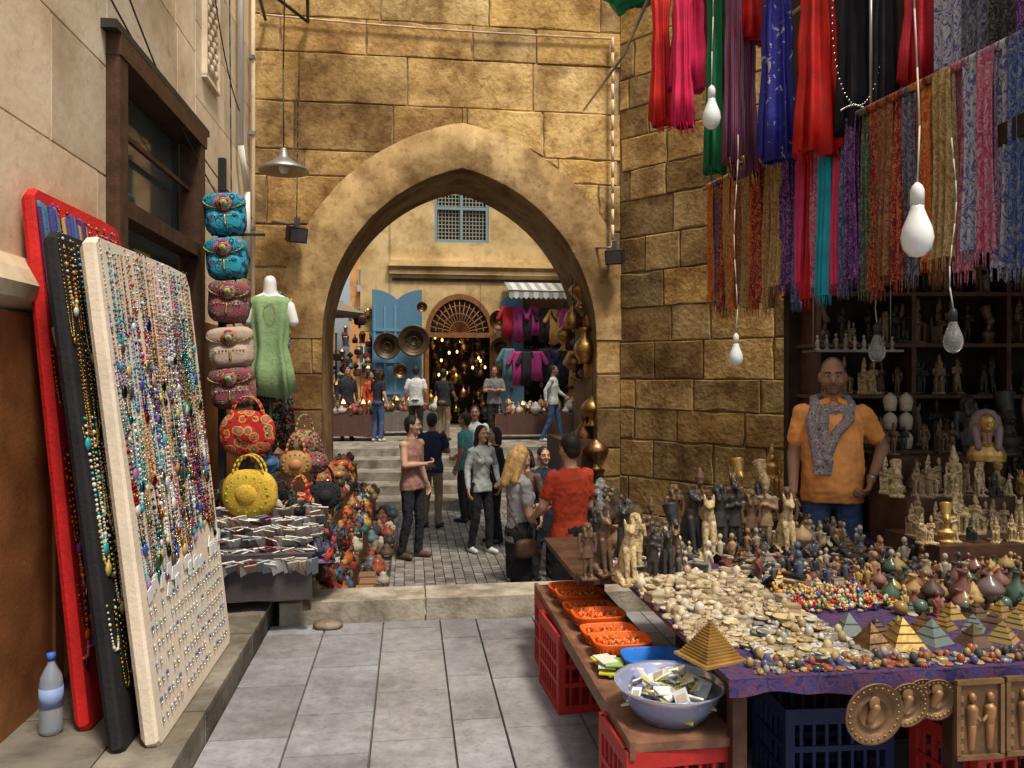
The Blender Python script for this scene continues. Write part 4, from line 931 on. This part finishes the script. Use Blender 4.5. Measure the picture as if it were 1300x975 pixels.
def backpack(T,m,m2,name='embroidered_backpack',w=.165,h=.15):
    b=B(); q=B(); q.ell((0,0,0),(w,.075,h),m,e=.55,nu=24,nv=14); q.ell((0,-.05,-h*.35),(w*.78,.05,h*.5),m2,e=.55,nu=20,nv=12); q.ell((0,-.02,h*.62),(w*1.03,.085,h*.45),m2,e=.7,nu=20,nv=12)
    b.merge(fuse(q,.010,0))
    for rr,mm in((.062,EM[5]),(.045,EM[1]),(.028,EM[6])): b.lathe([(0,.010+.004*(rr<.06)+.003*(rr<.04)),(rr*.85,.010+.004*(rr<.06)+.003*(rr<.04)),(rr,.0)],mm,TR(0,-.1,h*.5,0,1,math.pi/2),18)
    b.tube([(-.04,0,h*1.0),(-.03,0,h*1.25),(.03,0,h*1.25),(.04,0,h*1.0)],.008,black,6)
    P=[(w*.95*math.cos(t),-.085,h*.62+h*.36*math.sin(t)) for t in [math.pi+math.pi*i/12 for i in range(13)]]; b.tube(P,.005,tint,5,col=(.5,.4,.1))
    for s in(-1,1): b.tube([(s*w*.6,.05,h*.9),(s*w*.9,.1,0),(s*w*.7,.05,-h*.9)],.012,black,6)
    for i in range(9): b.ell((-w*.6+i*w*.15,-.1,-h*.1),(.007,.006,.007),tint,nu=6,nv=4,col=rcol(BRIGHT))
    b.cap((0,-.1,-.02),(0,-.105,-.08),.008,.012,gold,6)
    b.obj(name,T)
for i,(z,m,m2) in enumerate([(2.87,EM[1],EM[0]),(2.53,EM[1],EM[0]),(2.2,EM[2],EM[2]),(1.85,striped,striped),(1.54,EM[4],EM[2])]):
    backpack(TR(-2.2+.015*i,6.05,z,R.uniform(.0,.35),1,0,R.uniform(-.12,.12)),m,m2,h=.155,w=.155+.015*(i>2))
b=B(); b.box((-2.28,6.2,1.75),(.05,.05,3.2),dmetal); b.box((-2.12,6.2,2.75),(.35,.02,.02),dmetal); b.obj('bag_stand')
def tote(T,m,name,r=.2,hs=1):
    b=B(); q=B(); q.ell((0,0,0),(r,.07,r*.85),m,e=.8,nu=24,nv=14); b.merge(fuse(q,.012,1))
    for o in(-.03,.03):
        P=[(r*.55*math.cos(t),o,r*.65+hs*.14*math.sin(t)) for t in [math.pi*i/10 for i in range(11)]]; b.tube(P,.008,m,6)
    b.ell((0,-.05,0),(r*.45,.04,r*.4),m,nu=16,nv=8)
    for i in range(16): t=i/16*6.28; b.ell((r*.75*math.cos(t),-.05,r*.62*math.sin(t)),(.012,.012,.012),m,nu=6,nv=4,col=(.5,1.2,.8))
    b.obj(name,T)
tan=M('tan_leather',(.36,.17,.06),.5)
tote(TR(-1.93,5.75,1.22,.1),EM[5],'embroidered_handbag',.2); tote(TR(-1.83,5.5,.82,-.1),EM[6],'yellow_handbag',.20)
tote(TR(-1.62,5.9,.98,.2),tan,'leather_handbag',.12); tote(TR(-1.55,5.75,.70,.1),EM[5],'woven_handbag',.11); tote(TR(-1.42,5.95,.74,.4),black,'black_handbag',.13); tote(TR(-1.62,6.15,1.12,.3),EM[4],'leather_handbag',.12)
tote(TR(-1.50,6.0,.98,.3),EM[2],'woven_handbag',.10); tote(TR(-1.60,5.65,.55,.3),tan,'leather_handbag',.09)
drape('green_tunic',TR(-1.95,6.35,2.30,.25),[(0,.05),(-.03,.14),(-.08,.175),(-.25,.155),(-.42,.13),(-.6,.17),(-.82,.20)],M('green_tunic_cloth',(.24,.36,.17),.8,var=.2,bump=.4,stain=[(30,.4,.5,(.85,.85,.8),3)]),6,.16,.5,None,False,48,None,3)
b=B(); q=B(); q.cap((0,0,2.2),(0,0,2.40),.06,.05,white,12); q.ell((0,0,2.22),(.16,.075,.09),white); b.merge(fuse(q,.012,2)); b.cyl((0,0,.1),(0,0,2.1),.02,.02,dmetal); b.lathe([(.15,.0),(.14,.03),(0,.04)],dmetal,TR(0,0,.06))
for s in(-1,1): b.cap((s*.15,0,2.2),(s*.18,0,2.08),.045,.045,white)
for i in range(24): b.ell((.045*math.sin(i/24*6.28),-.088,2.15+.07*math.cos(i/24*6.28)),(.004,.004,.004),gold,nu=6,nv=4)
b.obj('shop_mannequin',TR(-1.95,6.35,0,.25))
drape('patterned_dress',TR(-2.0,6.6,2.35,.2),[(0,.05),(-.06,.15),(-.6,.12),(-1.3,.18)],blackpat,6,.14,.4,None,False,40,None,8)
table('goods_table',-1.16,5.52,.15,1.10,.80,.36,(.07,.06,.06))
b=B()
for row in range(6):
    for i in range(44):
        u=-1.74+i*.0262+R.uniform(-.006,.006); v=5.09+row*.13
        T_=TLu(u,v,.44+.045*row+R.uniform(-.012,.012),R.uniform(-.25,.25),1,-.8+R.uniform(-.25,.25),R.uniform(-.4,.4))
        c=rcol([(.6,.6,.57),(.72,.72,.7),(.45,.3,.24),(.25,.1,.1),(.25,.27,.31),(.6,.55,.43),(.7,.7,.68)])
        b.box((0,0,0),(.075,.14,.006),tints,T=T_,col=c); b.box((0,0,.005),(.05,.09,.002),blackpat if R.random()<.4 else tint,T=T_,col=rcol(BRIGHT+[(.6,.6,.55)]*4))
b.obj('packaged_jewelry')
scatter('folded_purses',90,(-1.72,-.75,5.75,6.0,lambda u,v:.60+R.uniform(0,.12)),['purse','purse','box','pack'],[(.4,.05,.04),(.05,.05,.08),(.45,.25,.1),(.5,.45,.38),(.1,.2,.25),(.3,.1,.06)],(.8,1.2),tilt=.5)
scatter('folded_purses',90,(-.62,-.5,5.2,5.9,lambda u,v:.50-.9*(u+.62)),['pack','purse'],[(.4,.05,.04),(.05,.05,.08),(.5,.45,.38),(.1,.1,.2)],(.6,.9),tilt=.6)
b=B()
for u0,u1,zt in((-.98,-.72,.28),(-.72,-.47,-.02),(-.47,-.22,-.32)): b.box(((u0+u1)/2,8.5,(zt-.72)/2),(u1-u0,5.4,zt+.72),wood,T=TL)
b.box((-1.15,7.2,.1),(.34,2.9,1.6),wood,T=TL); b.obj('tiered_stand')
CER=[(.40,.10,.02),(.33,.03,.02),(.38,.25,.06),(.04,.10,.20),(.36,.32,.25),(.05,.045,.045),(.18,.07,.035),(.02,.13,.12),(.2,.03,.02),(.09,.04,.025),(.05,.03,.02)]
CE2=[(.36,.32,.25),(.08,.05,.035),(.22,.11,.06),(.25,.06,.03),(.10,.15,.17),(.04,.035,.035)]
for (u0,u1,z,nm,kd,pl,gr) in((-.98,-.72,.28,'glazed_pottery',['jar','lantern','vase','box','fig','purse','bowl'],CER,(4,70)),(-.72,-.47,-.02,'inlaid_boxes',['box','box','jar','bowl','box','purse','fig'],CER,(4,74)),(-.47,-.22,-.32,'pottery_bowls',['bowl','slab','box','box','jar'],CE2,(4,74)),(-1.3,-1.0,.9,'ornate_lanterns',['lantern','vase','jar'],CER,(3,24))):
    scatter(nm,0,(u0,u1,5.85 if z<.5 else 5.95,11.1 if z<.5 else 8.6,z),kd,pl,(.6,1.0),grid=gr)
scatter('glazed_pottery',0,(-.72,-.50,6.0,10.9,.08),['jar','vase','fig','bowl'],CER,(.5,.85),grid=(3,50))
scatter('leather_poufs',0,(-1.0,-.75,6.3,10.8,.40),['pouf','jar','egg','lantern','pouf','vase'],[(.45,.10,.02),(.35,.03,.02),(.35,.16,.03),(.15,.05,.03),(.06,.04,.03)],(.6,1.0),grid=(3,36))
scatter('leather_poufs',0,(-.98,-.76,6.6,10.8,.50),['pouf','egg','jar'],[(.45,.10,.02),(.4,.03,.02),(.3,.16,.05),(.08,.05,.04)],(.5,.9),grid=(2,30))
b=B()
for i in range(5):
    for j in range(2):
        b.box((-.36+.02*(i%2),6.0+.22*i,-.32+.065+.13*j),(.14,.17,.12),tint,T=TL,col=rcol([(.42,.37,.3),(.12,.1,.1),(.24,.13,.07)])); b.box((-.285+.02*(i%2),6.0+.22*i,-.32+.065+.13*j),(.008,.12,.08),blackpat,T=TL)
b.obj('mosaic_boxes')
b=B()
for (px,D,z,s) in((.84,9.6,2.45,.30),(.73,9.5,2.2,.26),(.93,9.5,2.15,.30),(.66,9.9,1.95,.26),(.86,9.3,1.78,.34),(.98,9.4,1.62,.32),(.78,9.8,1.6,.26),(.94,9.2,1.05,.28),(.86,9.3,.75,.34),(.97,9.1,.55,.3),(.9,9.4,2.7,.22),(1.0,9.35,.2,.34)):
    vase(b,TR(px,D,z),R.choice([gold,gold,copper]),(.65,.6,.55),s*1.25,R.randrange(3)); b.tube([(px,D,z+s*1.2),(px,D,z+s*1.2+.3)],.004,dmetal,4)
b.obj('hanging_brass_lamps')
b=B(); b.box((1.92,9.35,.1),(.4,.9,1.6),wood,T=TL); b.box((1.95,7.6,-.2),(.5,1.7,1.0),wood,T=TL); b.obj('side_cabinet')
scatter('brass_ornaments',0,(1.72,2.1,6.9,8.4,.31),['vase','jar','bowl','box','fig'],[(.1,.06,.04),(.3,.2,.1),(.2,.2,.2),(.05,.04,.04)],(.8,1.3),grid=(5,16))
# ---------------------------------------------------------------- people
EYE=M('eye_white',(.42,.39,.36),.35,var=.02,bump=0); IR=M('eye_iris',(.02,.012,.008),.25,bump=0)
def skinm(n,c): return M(n,c,.5,var=.12,sc_=14,bump=.15,bs=120)
SK1=skinm('skin_tan',(.30,.155,.09)); SK2=skinm('skin_light',(.50,.30,.20)); LIP=M('lips',(.24,.10,.075),.5,bump=0)
hairD=M('dark_hair',(.018,.012,.009),.55,var=.4,sc_=60,bump=.6,bs=90); hairB=M('blonde_hair',(.42,.25,.09),.5,var=.35,sc_=40,bump=.6,bs=90); hairS=M('shaved_hair',(.11,.065,.045),.7,var=.25,sc_=50,bump=.3)
beardM=M('stubble',(.17,.095,.065),.7,var=.3,sc_=80,bump=.2)
def cl(n,c,**k): return M(n,c,.9,var=.2,sc_=9,bump=.4,bs=110,cloth=True,**k)
def hand(b,w,d,nrm,mat,side,curl=.35,s=1.0):
    w=Vector(w);d=Vector(d).normalized(); nrm=Vector(nrm); nrm=(nrm-d*nrm.dot(d)).normalized(); x=d.cross(nrm).normalized()*side
    Rm=Matrix((x,d,nrm)).transposed().to_4x4()
    b.ell((0,0,0),(.040*s,.052*s,.016*s),mat,T=Matrix.Translation(w+d*.045*s)@Rm,nu=12,nv=8,e=.8)
    for i,(ln,rr) in enumerate(((.040,.0088),(.045,.009),(.042,.0088),(.033,.0078))):
        p=w+d*.085*s+x*(.029-.0195*i)*s; a=curl*(.7+.12*i)
        for k,f_ in enumerate((1,.68,.55)):
            di=(d*math.cos(a)+nrm*math.sin(a)).normalized(); q=p+di*ln*f_*s; b.cap(p,q,rr*s*(1-.08*k),rr*s*(.92-.08*k),mat,8,k=2); p=q; a+=curl*1.1
    p=w+d*.02*s+x*.03*s; di=(d*.65+x*.65+nrm*.35).normalized(); q=p+di*.045*s; b.cap(p,q,.0115*s,.0105*s,mat,8,k=2)
    di=(d*.9+x*.15+nrm*.4).normalized(); b.cap(q,q+di*.032*s,.0103*s,.0085*s,mat,8,k=2)
ARM={'down':((.235,.03,1.15),(.245,-.05,.91)),'phone':((.21,-.02,1.13),(.09,-.27,1.15)),'cross':((.24,-.06,1.17),(-.04,-.19,1.17)),'hip':((.30,.06,1.19),(.205,-.11,.99)),'swing':((.23,.13,1.17),(.25,.12,.93)),'fwd':((.23,-.07,1.15),(.22,-.25,1.03)),'rest':((.225,-.0,1.14),(.245,-.12,.92))}
def person(name,X,Y,z0,H,head,top,bot,sk,hair,shoe,ra='down',la='down',vox=.012,lh=0,sl='short',fem=False,belly=0,hy=0,hp=0,stance=0,skirt=False,wrap=None,extra=None,lean=0,wide=1.0,beard=False):
    b=B(); w=(.9 if fem else 1.0)*wide
    for s in(-1,1):
        st=stance*s
        hip=(s*.085*w,0,.93); kn=(s*.10*w,-.03-st*.5*.8,.50); an=(s*.11*w,.03-st,.09)
        b.cap(hip,kn,.092*w,.066,bot,12); b.cap(kn,an,.064,.052,bot,12)
        b.cap((an[0],an[1]+.025,.045),(an[0]*1.15,an[1]-.15,.038),.042,.034,shoe,10)
    b.ell((0,.01,.93),(.165*w,.125,.13),bot)
    if skirt: b.lathe([(0,.5),(.15,.5),(.17,.95),(.12,1.05),(0,1.05)],bot,sy=.75)
    hx=.16 if fem else .172
    rg=[(.855,hx*w+.012,.128+belly*.6),(.93,hx*w+.01,.130+belly),(1.04,(.128 if fem else .158)*w+belly*.5,.108+belly*1.1),(1.16,(.135 if fem else .165)*w+belly*.3,.112+belly*.8),(1.28,(.15 if fem else .178)*w,.12+belly*.15),(1.38,.165*w,.108),(1.435,.135*w,.085),(1.475,.075,.065)]
    rings=[[(rx*math.cos(t),-.0-belly*.5*math.sin(min(1,max(0,(1.3-z)/.4))*math.pi)+lean*(z-.95)+ry*math.sin(t),z) for t in [2*math.pi*j/20 for j in range(20)]] for z,rx,ry in rg]
    b.loft(rings,top,True,True)
    if fem:
        for s in(-1,1): b.ell((s*.065,-.09+lean*.3,1.27),(.06,.05,.06),top)
    ly=lean*.45
    hands=[]
    for s,pn in((-1,ra),(1,la)):
        e,wr=ARM[pn] if isinstance(pn,str) else pn
        sh=Vector((s*.172*w,ly,1.405)); e=Vector((s*e[0]*w,e[1]+ly,e[2])); wr=Vector((s*wr[0],wr[1]+ly,wr[2]))
        b.ell(tuple(sh),(.062,.06,.06),top if sl!='tank' else sk)
        if sl=='long': b.cap(sh,e,.056,.047,top,12); b.cap(e,wr.lerp(e,.06),.047,.034,top,12)
        else:
            b.cap(sh,e,.050,.040,sk,12); b.cap(e,wr,.041,.027,sk,12)
            if sl=='short': b.cap(sh,sh.lerp(e,.62),.062,.058,top,12)
        b.cap(wr.lerp(e,.15),wr,.028,.026,sk,10)
        d=(wr-e).normalized(); nr_=Vector((-s*.8,-.2,.1)) if pn in('down','swing','rest') else Vector((-s*.5,.4,.6))
        hands.append((wr,d,nr_,s,.35 if pn in('down','swing','rest') else .75))
    b.cap((0,ly+.01,1.44),(0,ly-.005,1.56),.058,.052,sk,12)
    TH=Matrix.Translation((0,ly-.015,1.635))@Matrix.Rotation(hy,4,'Z')@Matrix.Rotation(hp,4,'X')
    fm=beardM if beard else sk
    b.ell((0,0,.005),(.074,.093,.112),sk,T=TH,nu=18,nv=12); b.ell((0,-.028,-.06),(.055,.058,.055),fm,T=TH); b.ell((0,-.07,-.085),(.028,.024,.026),fm,T=TH)
    b.cap((0,-.088,.012),(0,-.106,-.022),.009,.014,sk,8,T=TH)
    for s in(-1,1): b.ell((s*.077,.005,-.005),(.010,.02,.032),sk,T=TH,nu=8,nv=6); b.ell((s*.038,-.062,-.025),(.027,.026,.025),sk,T=TH); b.cap((s*.012,-.086,.030),(s*.046,-.074,.032),.012,.010,sk,8,T=TH)
    if hair:
        if hair is hairS: b.ell((0,.014,.020),(.0762,.090,.103),hair,T=TH,nu=18,nv=12)
        else:
            b.ell((0,.02,.028),(.084,.096,.104),hair,T=TH,nu=18,nv=12)
            b.ell((0,.055,-.03),(.07,.05,.06),hair,T=TH)
        if lh:
            b.cap((0,.05,0),(0,.085,-lh),.085,.05,hair,14,T=TH)
            for s in(-1,1): b.cap((s*.06,.02,.0),(s*.085,.03,-lh*.85),.045,.035,hair,10,T=TH)
    if wrap: wrap(b)
    o=fuse(b,vox,2,.009)
    for wr,d,nr_,s,cu in hands:
        q=B(); hand(q,wr-d*.01,d,nr_,sk,s,cu)
        o.merge(fuse(q,.0045,1) if vox<.009 else q)
    for s in(-1,1):
        o.ell((s*.030,-.0835,.010),(.0125,.008,.0058),EYE,T=TH,nu=10,nv=6); o.ell((s*.030,-.0895,.010),(.0058,.004,.0055),IR,T=TH,nu=8,nv=6)
        o.cap((s*.017,-.0955,.031),(s*.046,-.082,.033),.0048,.0035,hairD,6,T=TH); o.cap((s*.017,-.089,.0175),(s*.044,-.080,.017),.0045,.0035,sk,6,T=TH)
    o.cap((-.017,-.087,-.054),(.017,-.087,-.054),.0042,.0042,LIP,8,T=TH); o.cap((-.011,-.089,-.061),(.011,-.089,-.061),.0045,.0045,LIP,8,T=TH)
    if extra: extra(o,TH)
    k=H/1.75
    return o.obj(name,TR(X,Y,z0,head,k))
r_=math.radians
jeans=cl('blue_jeans',(.05,.09,.19)); blk=cl('black_trousers',(.018,.018,.022)); khk=cl('khaki_trousers',(.20,.14,.08)); navy=cl('navy_tshirt',(.02,.025,.05)); peach=cl('orange_polo_shirt',(.80,.33,.09)); redts=cl('red_tshirt',(.44,.05,.018)); grey=cl('grey_tshirt',(.30,.30,.31)); mauve=cl('mauve_tank',(.30,.16,.13)); teal=cl('teal_polo',(.07,.22,.24)); whs=cl('pale_shirt',(.46,.50,.48)); blt=cl('black_top',(.02,.02,.022)); gsh=cl('grey_shirt',(.16,.15,.15))
shb=M('brown_shoe',(.09,.05,.03),.5); shw=M('white_sneaker',(.6,.6,.58),.6); shk=M('black_shoe',(.02,.02,.02),.4)
scm=M('patterned_neck_scarf',kind='marb',sc_=30,pal=[(.34,.29,.28),(.10,.075,.085),(.40,.34,.32),(.13,.10,.11),(.30,.25,.25)],rough=.95,bump=.5,cloth=True)
def swrap(b):
    P=[]
    for i in range(13):
        t=2*math.pi*i/12; P.append((.105*math.sin(t),.02-.092*math.cos(t),1.462-.04*math.cos(t)))
    for i in range(12): b.cap(P[i],P[i+1],.036,.036,scm,10)
    for s,pts in((-1,[(-.10,-.03,1.46),(-.135,-.10,1.36),(-.125,-.135,1.22),(-.10,-.17,1.10)]),(-1,[(-.05,-.07,1.44),(-.075,-.12,1.34),(-.07,-.15,1.22),(-.05,-.18,1.12)]),(1,[(.10,-.05,1.45),(.075,-.115,1.37),(.0,-.15,1.28),(-.05,-.17,1.18)])):
        for i in range(3): b.cap(pts[i],pts[i+1],.028,.032,scm,10)
    for i in range(5): b.cap((-.12+.02*i,-.175,1.12),(-.13+.022*i,-.19,1.04),.014,.010,scm,8)
def sellerx(o,TH):
    o.cap((-.020,-.094,-.043),(.020,-.094,-.043),.0048,.0048,beardM,8,T=TH)
    w=Vector((.205,-.11,.99)); e=Vector((.30,.06,1.19)); d=(w-e).normalized(); c=w-d*.03
    o.cyl(c-d*.012,c+d*.012,.033,.033,metal,16); o.cyl(c+Vector((.03,-.015,.01)),c+Vector((.038,-.022,.013)),.017,.017,IR,14)
    # shirt collar
    for s in(-1,1): o.box((s*.05,-.055,1.478),(.06,.05,.012),peach,rx=.6,ry=s*.4)
person('shop_seller',2.0,4.92,0.012,1.74,r_(-14),peach,jeans,SK1,hairS,shb,'rest','hip',.007,belly=.045,wrap=swrap,extra=sellerx,hy=r_(-6),hp=r_(4),wide=1.02,beard=True)
def bagx(o,TH):
    o.ell((-.21,.02,.82),(.05,.11,.09),shb,e=.6); o.tube([(-.17,.0,.9),(-.1,-.13,1.2),(.1,-.03,1.46)],.008,shb,6); o.tube([(-.17,.03,.9),(-.05,.14,1.2),(.1,.05,1.46)],.008,shb,6)
    o.box((.0,-.34,1.19),(.075,.012,.145),dmetal,rx=-.5)
person('blonde_woman',.06,7.2,-.68,1.67,r_(115),grey,blk,SK2,hairB,shk,'phone','phone',.009,lh=.26,fem=True,extra=bagx,hp=r_(18),skirt=True)
person('man_in_red_tshirt',.51,6.9,-.68,1.80,r_(-150),redts,blk,SK2,hairD,shk,'phone','fwd',.009,hp=r_(10))
person('man_in_tank_top',-1.27,10,-.68,1.80,r_(62),mauve,blk,SK2,hairD,shb,'cross','down',.010,sl='tank',hy=r_(20),stance=.05)
person('man_in_navy_tshirt',-1.22,12,-.68,1.74,r_(165),navy,khk,SK1,hairD,shk,'cross','cross',.012)
person('man_in_teal_polo',-.74,12.5,-.68,1.72,r_(-110),teal,blk,SK1,hairD,shk,'fwd','down',.012)
def shx(o,TH):
    o.tube([(-.15,-.1,1.4),(.05,-.15,1.15),(.17,-.08,.95)],.007,shb,6); o.ell((.2,-.02,.88),(.04,.1,.08),blt)
person('woman_in_pale_shirt',-.40,10.3,-.68,1.66,r_(35),whs,blk,SK2,hairD,shw,'down','hip',.010,lh=.16,fem=True,sl='long',extra=shx,stance=.08)
person('woman_in_black_coat',-.24,10.9,-.68,1.60,r_(-60),blt,blk,SK2,hairD,shk,'phone','down',.012,lh=.12,fem=True,sl='long')
person('man_in_white_shirt',-.62,13.2,-.6,1.72,r_(0),whs,blk,SK1,hairD,shk,'down','down',.013)
person('woman_in_brown_dress',.16,8.7,-.68,1.50,r_(-30),cl('brown_dress',(.12,.07,.05)),blk,SK2,hairD,shk,'phone','down',.012,fem=True,sl='long',skirt=True,lh=.1)
person('woman_in_dark_dress',.36,9.0,-.68,1.5,r_(20),navy,blk,SK2,hairD,shk,'fwd','down',.012,fem=True,sl='long',skirt=True)
person('woman_in_black_top',-3.06,18,.12,1.66,r_(150),blt,jeans,SK2,hairD,shw,'down','fwd',.016,fem=True,lh=.15)
person('man_in_pale_tshirt',-2.17,17.8,.12,1.72,r_(175),cl('white_tshirt',(.5,.5,.48)),blk,SK1,hairD,shk,'down','down',.016)
person('man_in_dark_shirt',-1.58,18.2,.12,1.66,r_(160),blt,khk,SK1,hairD,shk,'fwd','fwd',.016)
person('man_with_crossed_arms',-.42,18.6,.12,1.72,r_(5),gsh,blk,SK1,hairD,shk,'cross','cross',.016)
person('man_walking',.94,18.0,.12,1.74,r_(75),whs,jeans,SK1,hairD,shw,'swing','fwd',.016,stance=.2,sl='long')
person('man_in_dark_jacket',-3.85,18.4,.12,1.7,r_(30),blt,blk,SK1,hairD,shk,'down','down',.018,sl='long')
person('woman_in_red_scarf',-3.5,19.4,.12,1.6,r_(60),redts,blk,SK1,hairD,shk,'down','down',.018,sl='long',fem=True)
b=B(); b.ell((0,0,.02),(.10,.07,.03),curbM,nu=9,nv=6,e=.8,col=(.6,.55,.5)); b.obj('loose_stone',TR(-1.19,5.1,.012))
# ---------------------------------------------------------------- light / camera
w=bpy.data.worlds.new("World"); sc.world=w; w.use_nodes=True; nt=w.node_tree
bg=nt.nodes['Background']; sky=nt.nodes.new('ShaderNodeTexSky'); sky.sky_type='NISHITA'; sky.sun_disc=False
EL,AZ=r_(64),r_(146)
sky.sun_elevation=EL; sky.sun_rotation=AZ; sky.dust_density=4; sky.air_density=1
hs=nt.nodes.new('ShaderNodeHueSaturation'); hs.inputs['Saturation'].default_value=.45
nt.links.new(sky.outputs[0],hs.inputs['Color']); nt.links.new(hs.outputs[0],bg.inputs[0]); bg.inputs[1].default_value=.14
sd=bpy.data.lights.new('sun','SUN'); sd.energy=3.8; sd.angle=r_(10); sd.color=(1,.90,.74)
so=bpy.data.objects.new('sun',sd); sc.collection.objects.link(so)
dv=Vector((math.sin(AZ)*math.cos(EL),math.cos(AZ)*math.cos(EL),math.sin(EL))); so.rotation_euler=dv.to_track_quat('Z','Y').to_euler()
cd=bpy.data.cameras.new('camera'); co_=bpy.data.objects.new('camera',cd); sc.collection.objects.link(co_); co_.location=(0,0,1.65); co_.rotation_euler=(math.pi/2,0,0)
cd.sensor_width=36; cd.lens=27.7; cd.shift_y=-12/1300; cd.clip_end=1500; cd.clip_start=.05
sc.camera=co_
sc.view_settings.view_transform='Standard'; sc.view_settings.look='None'; sc.view_settings.exposure=0
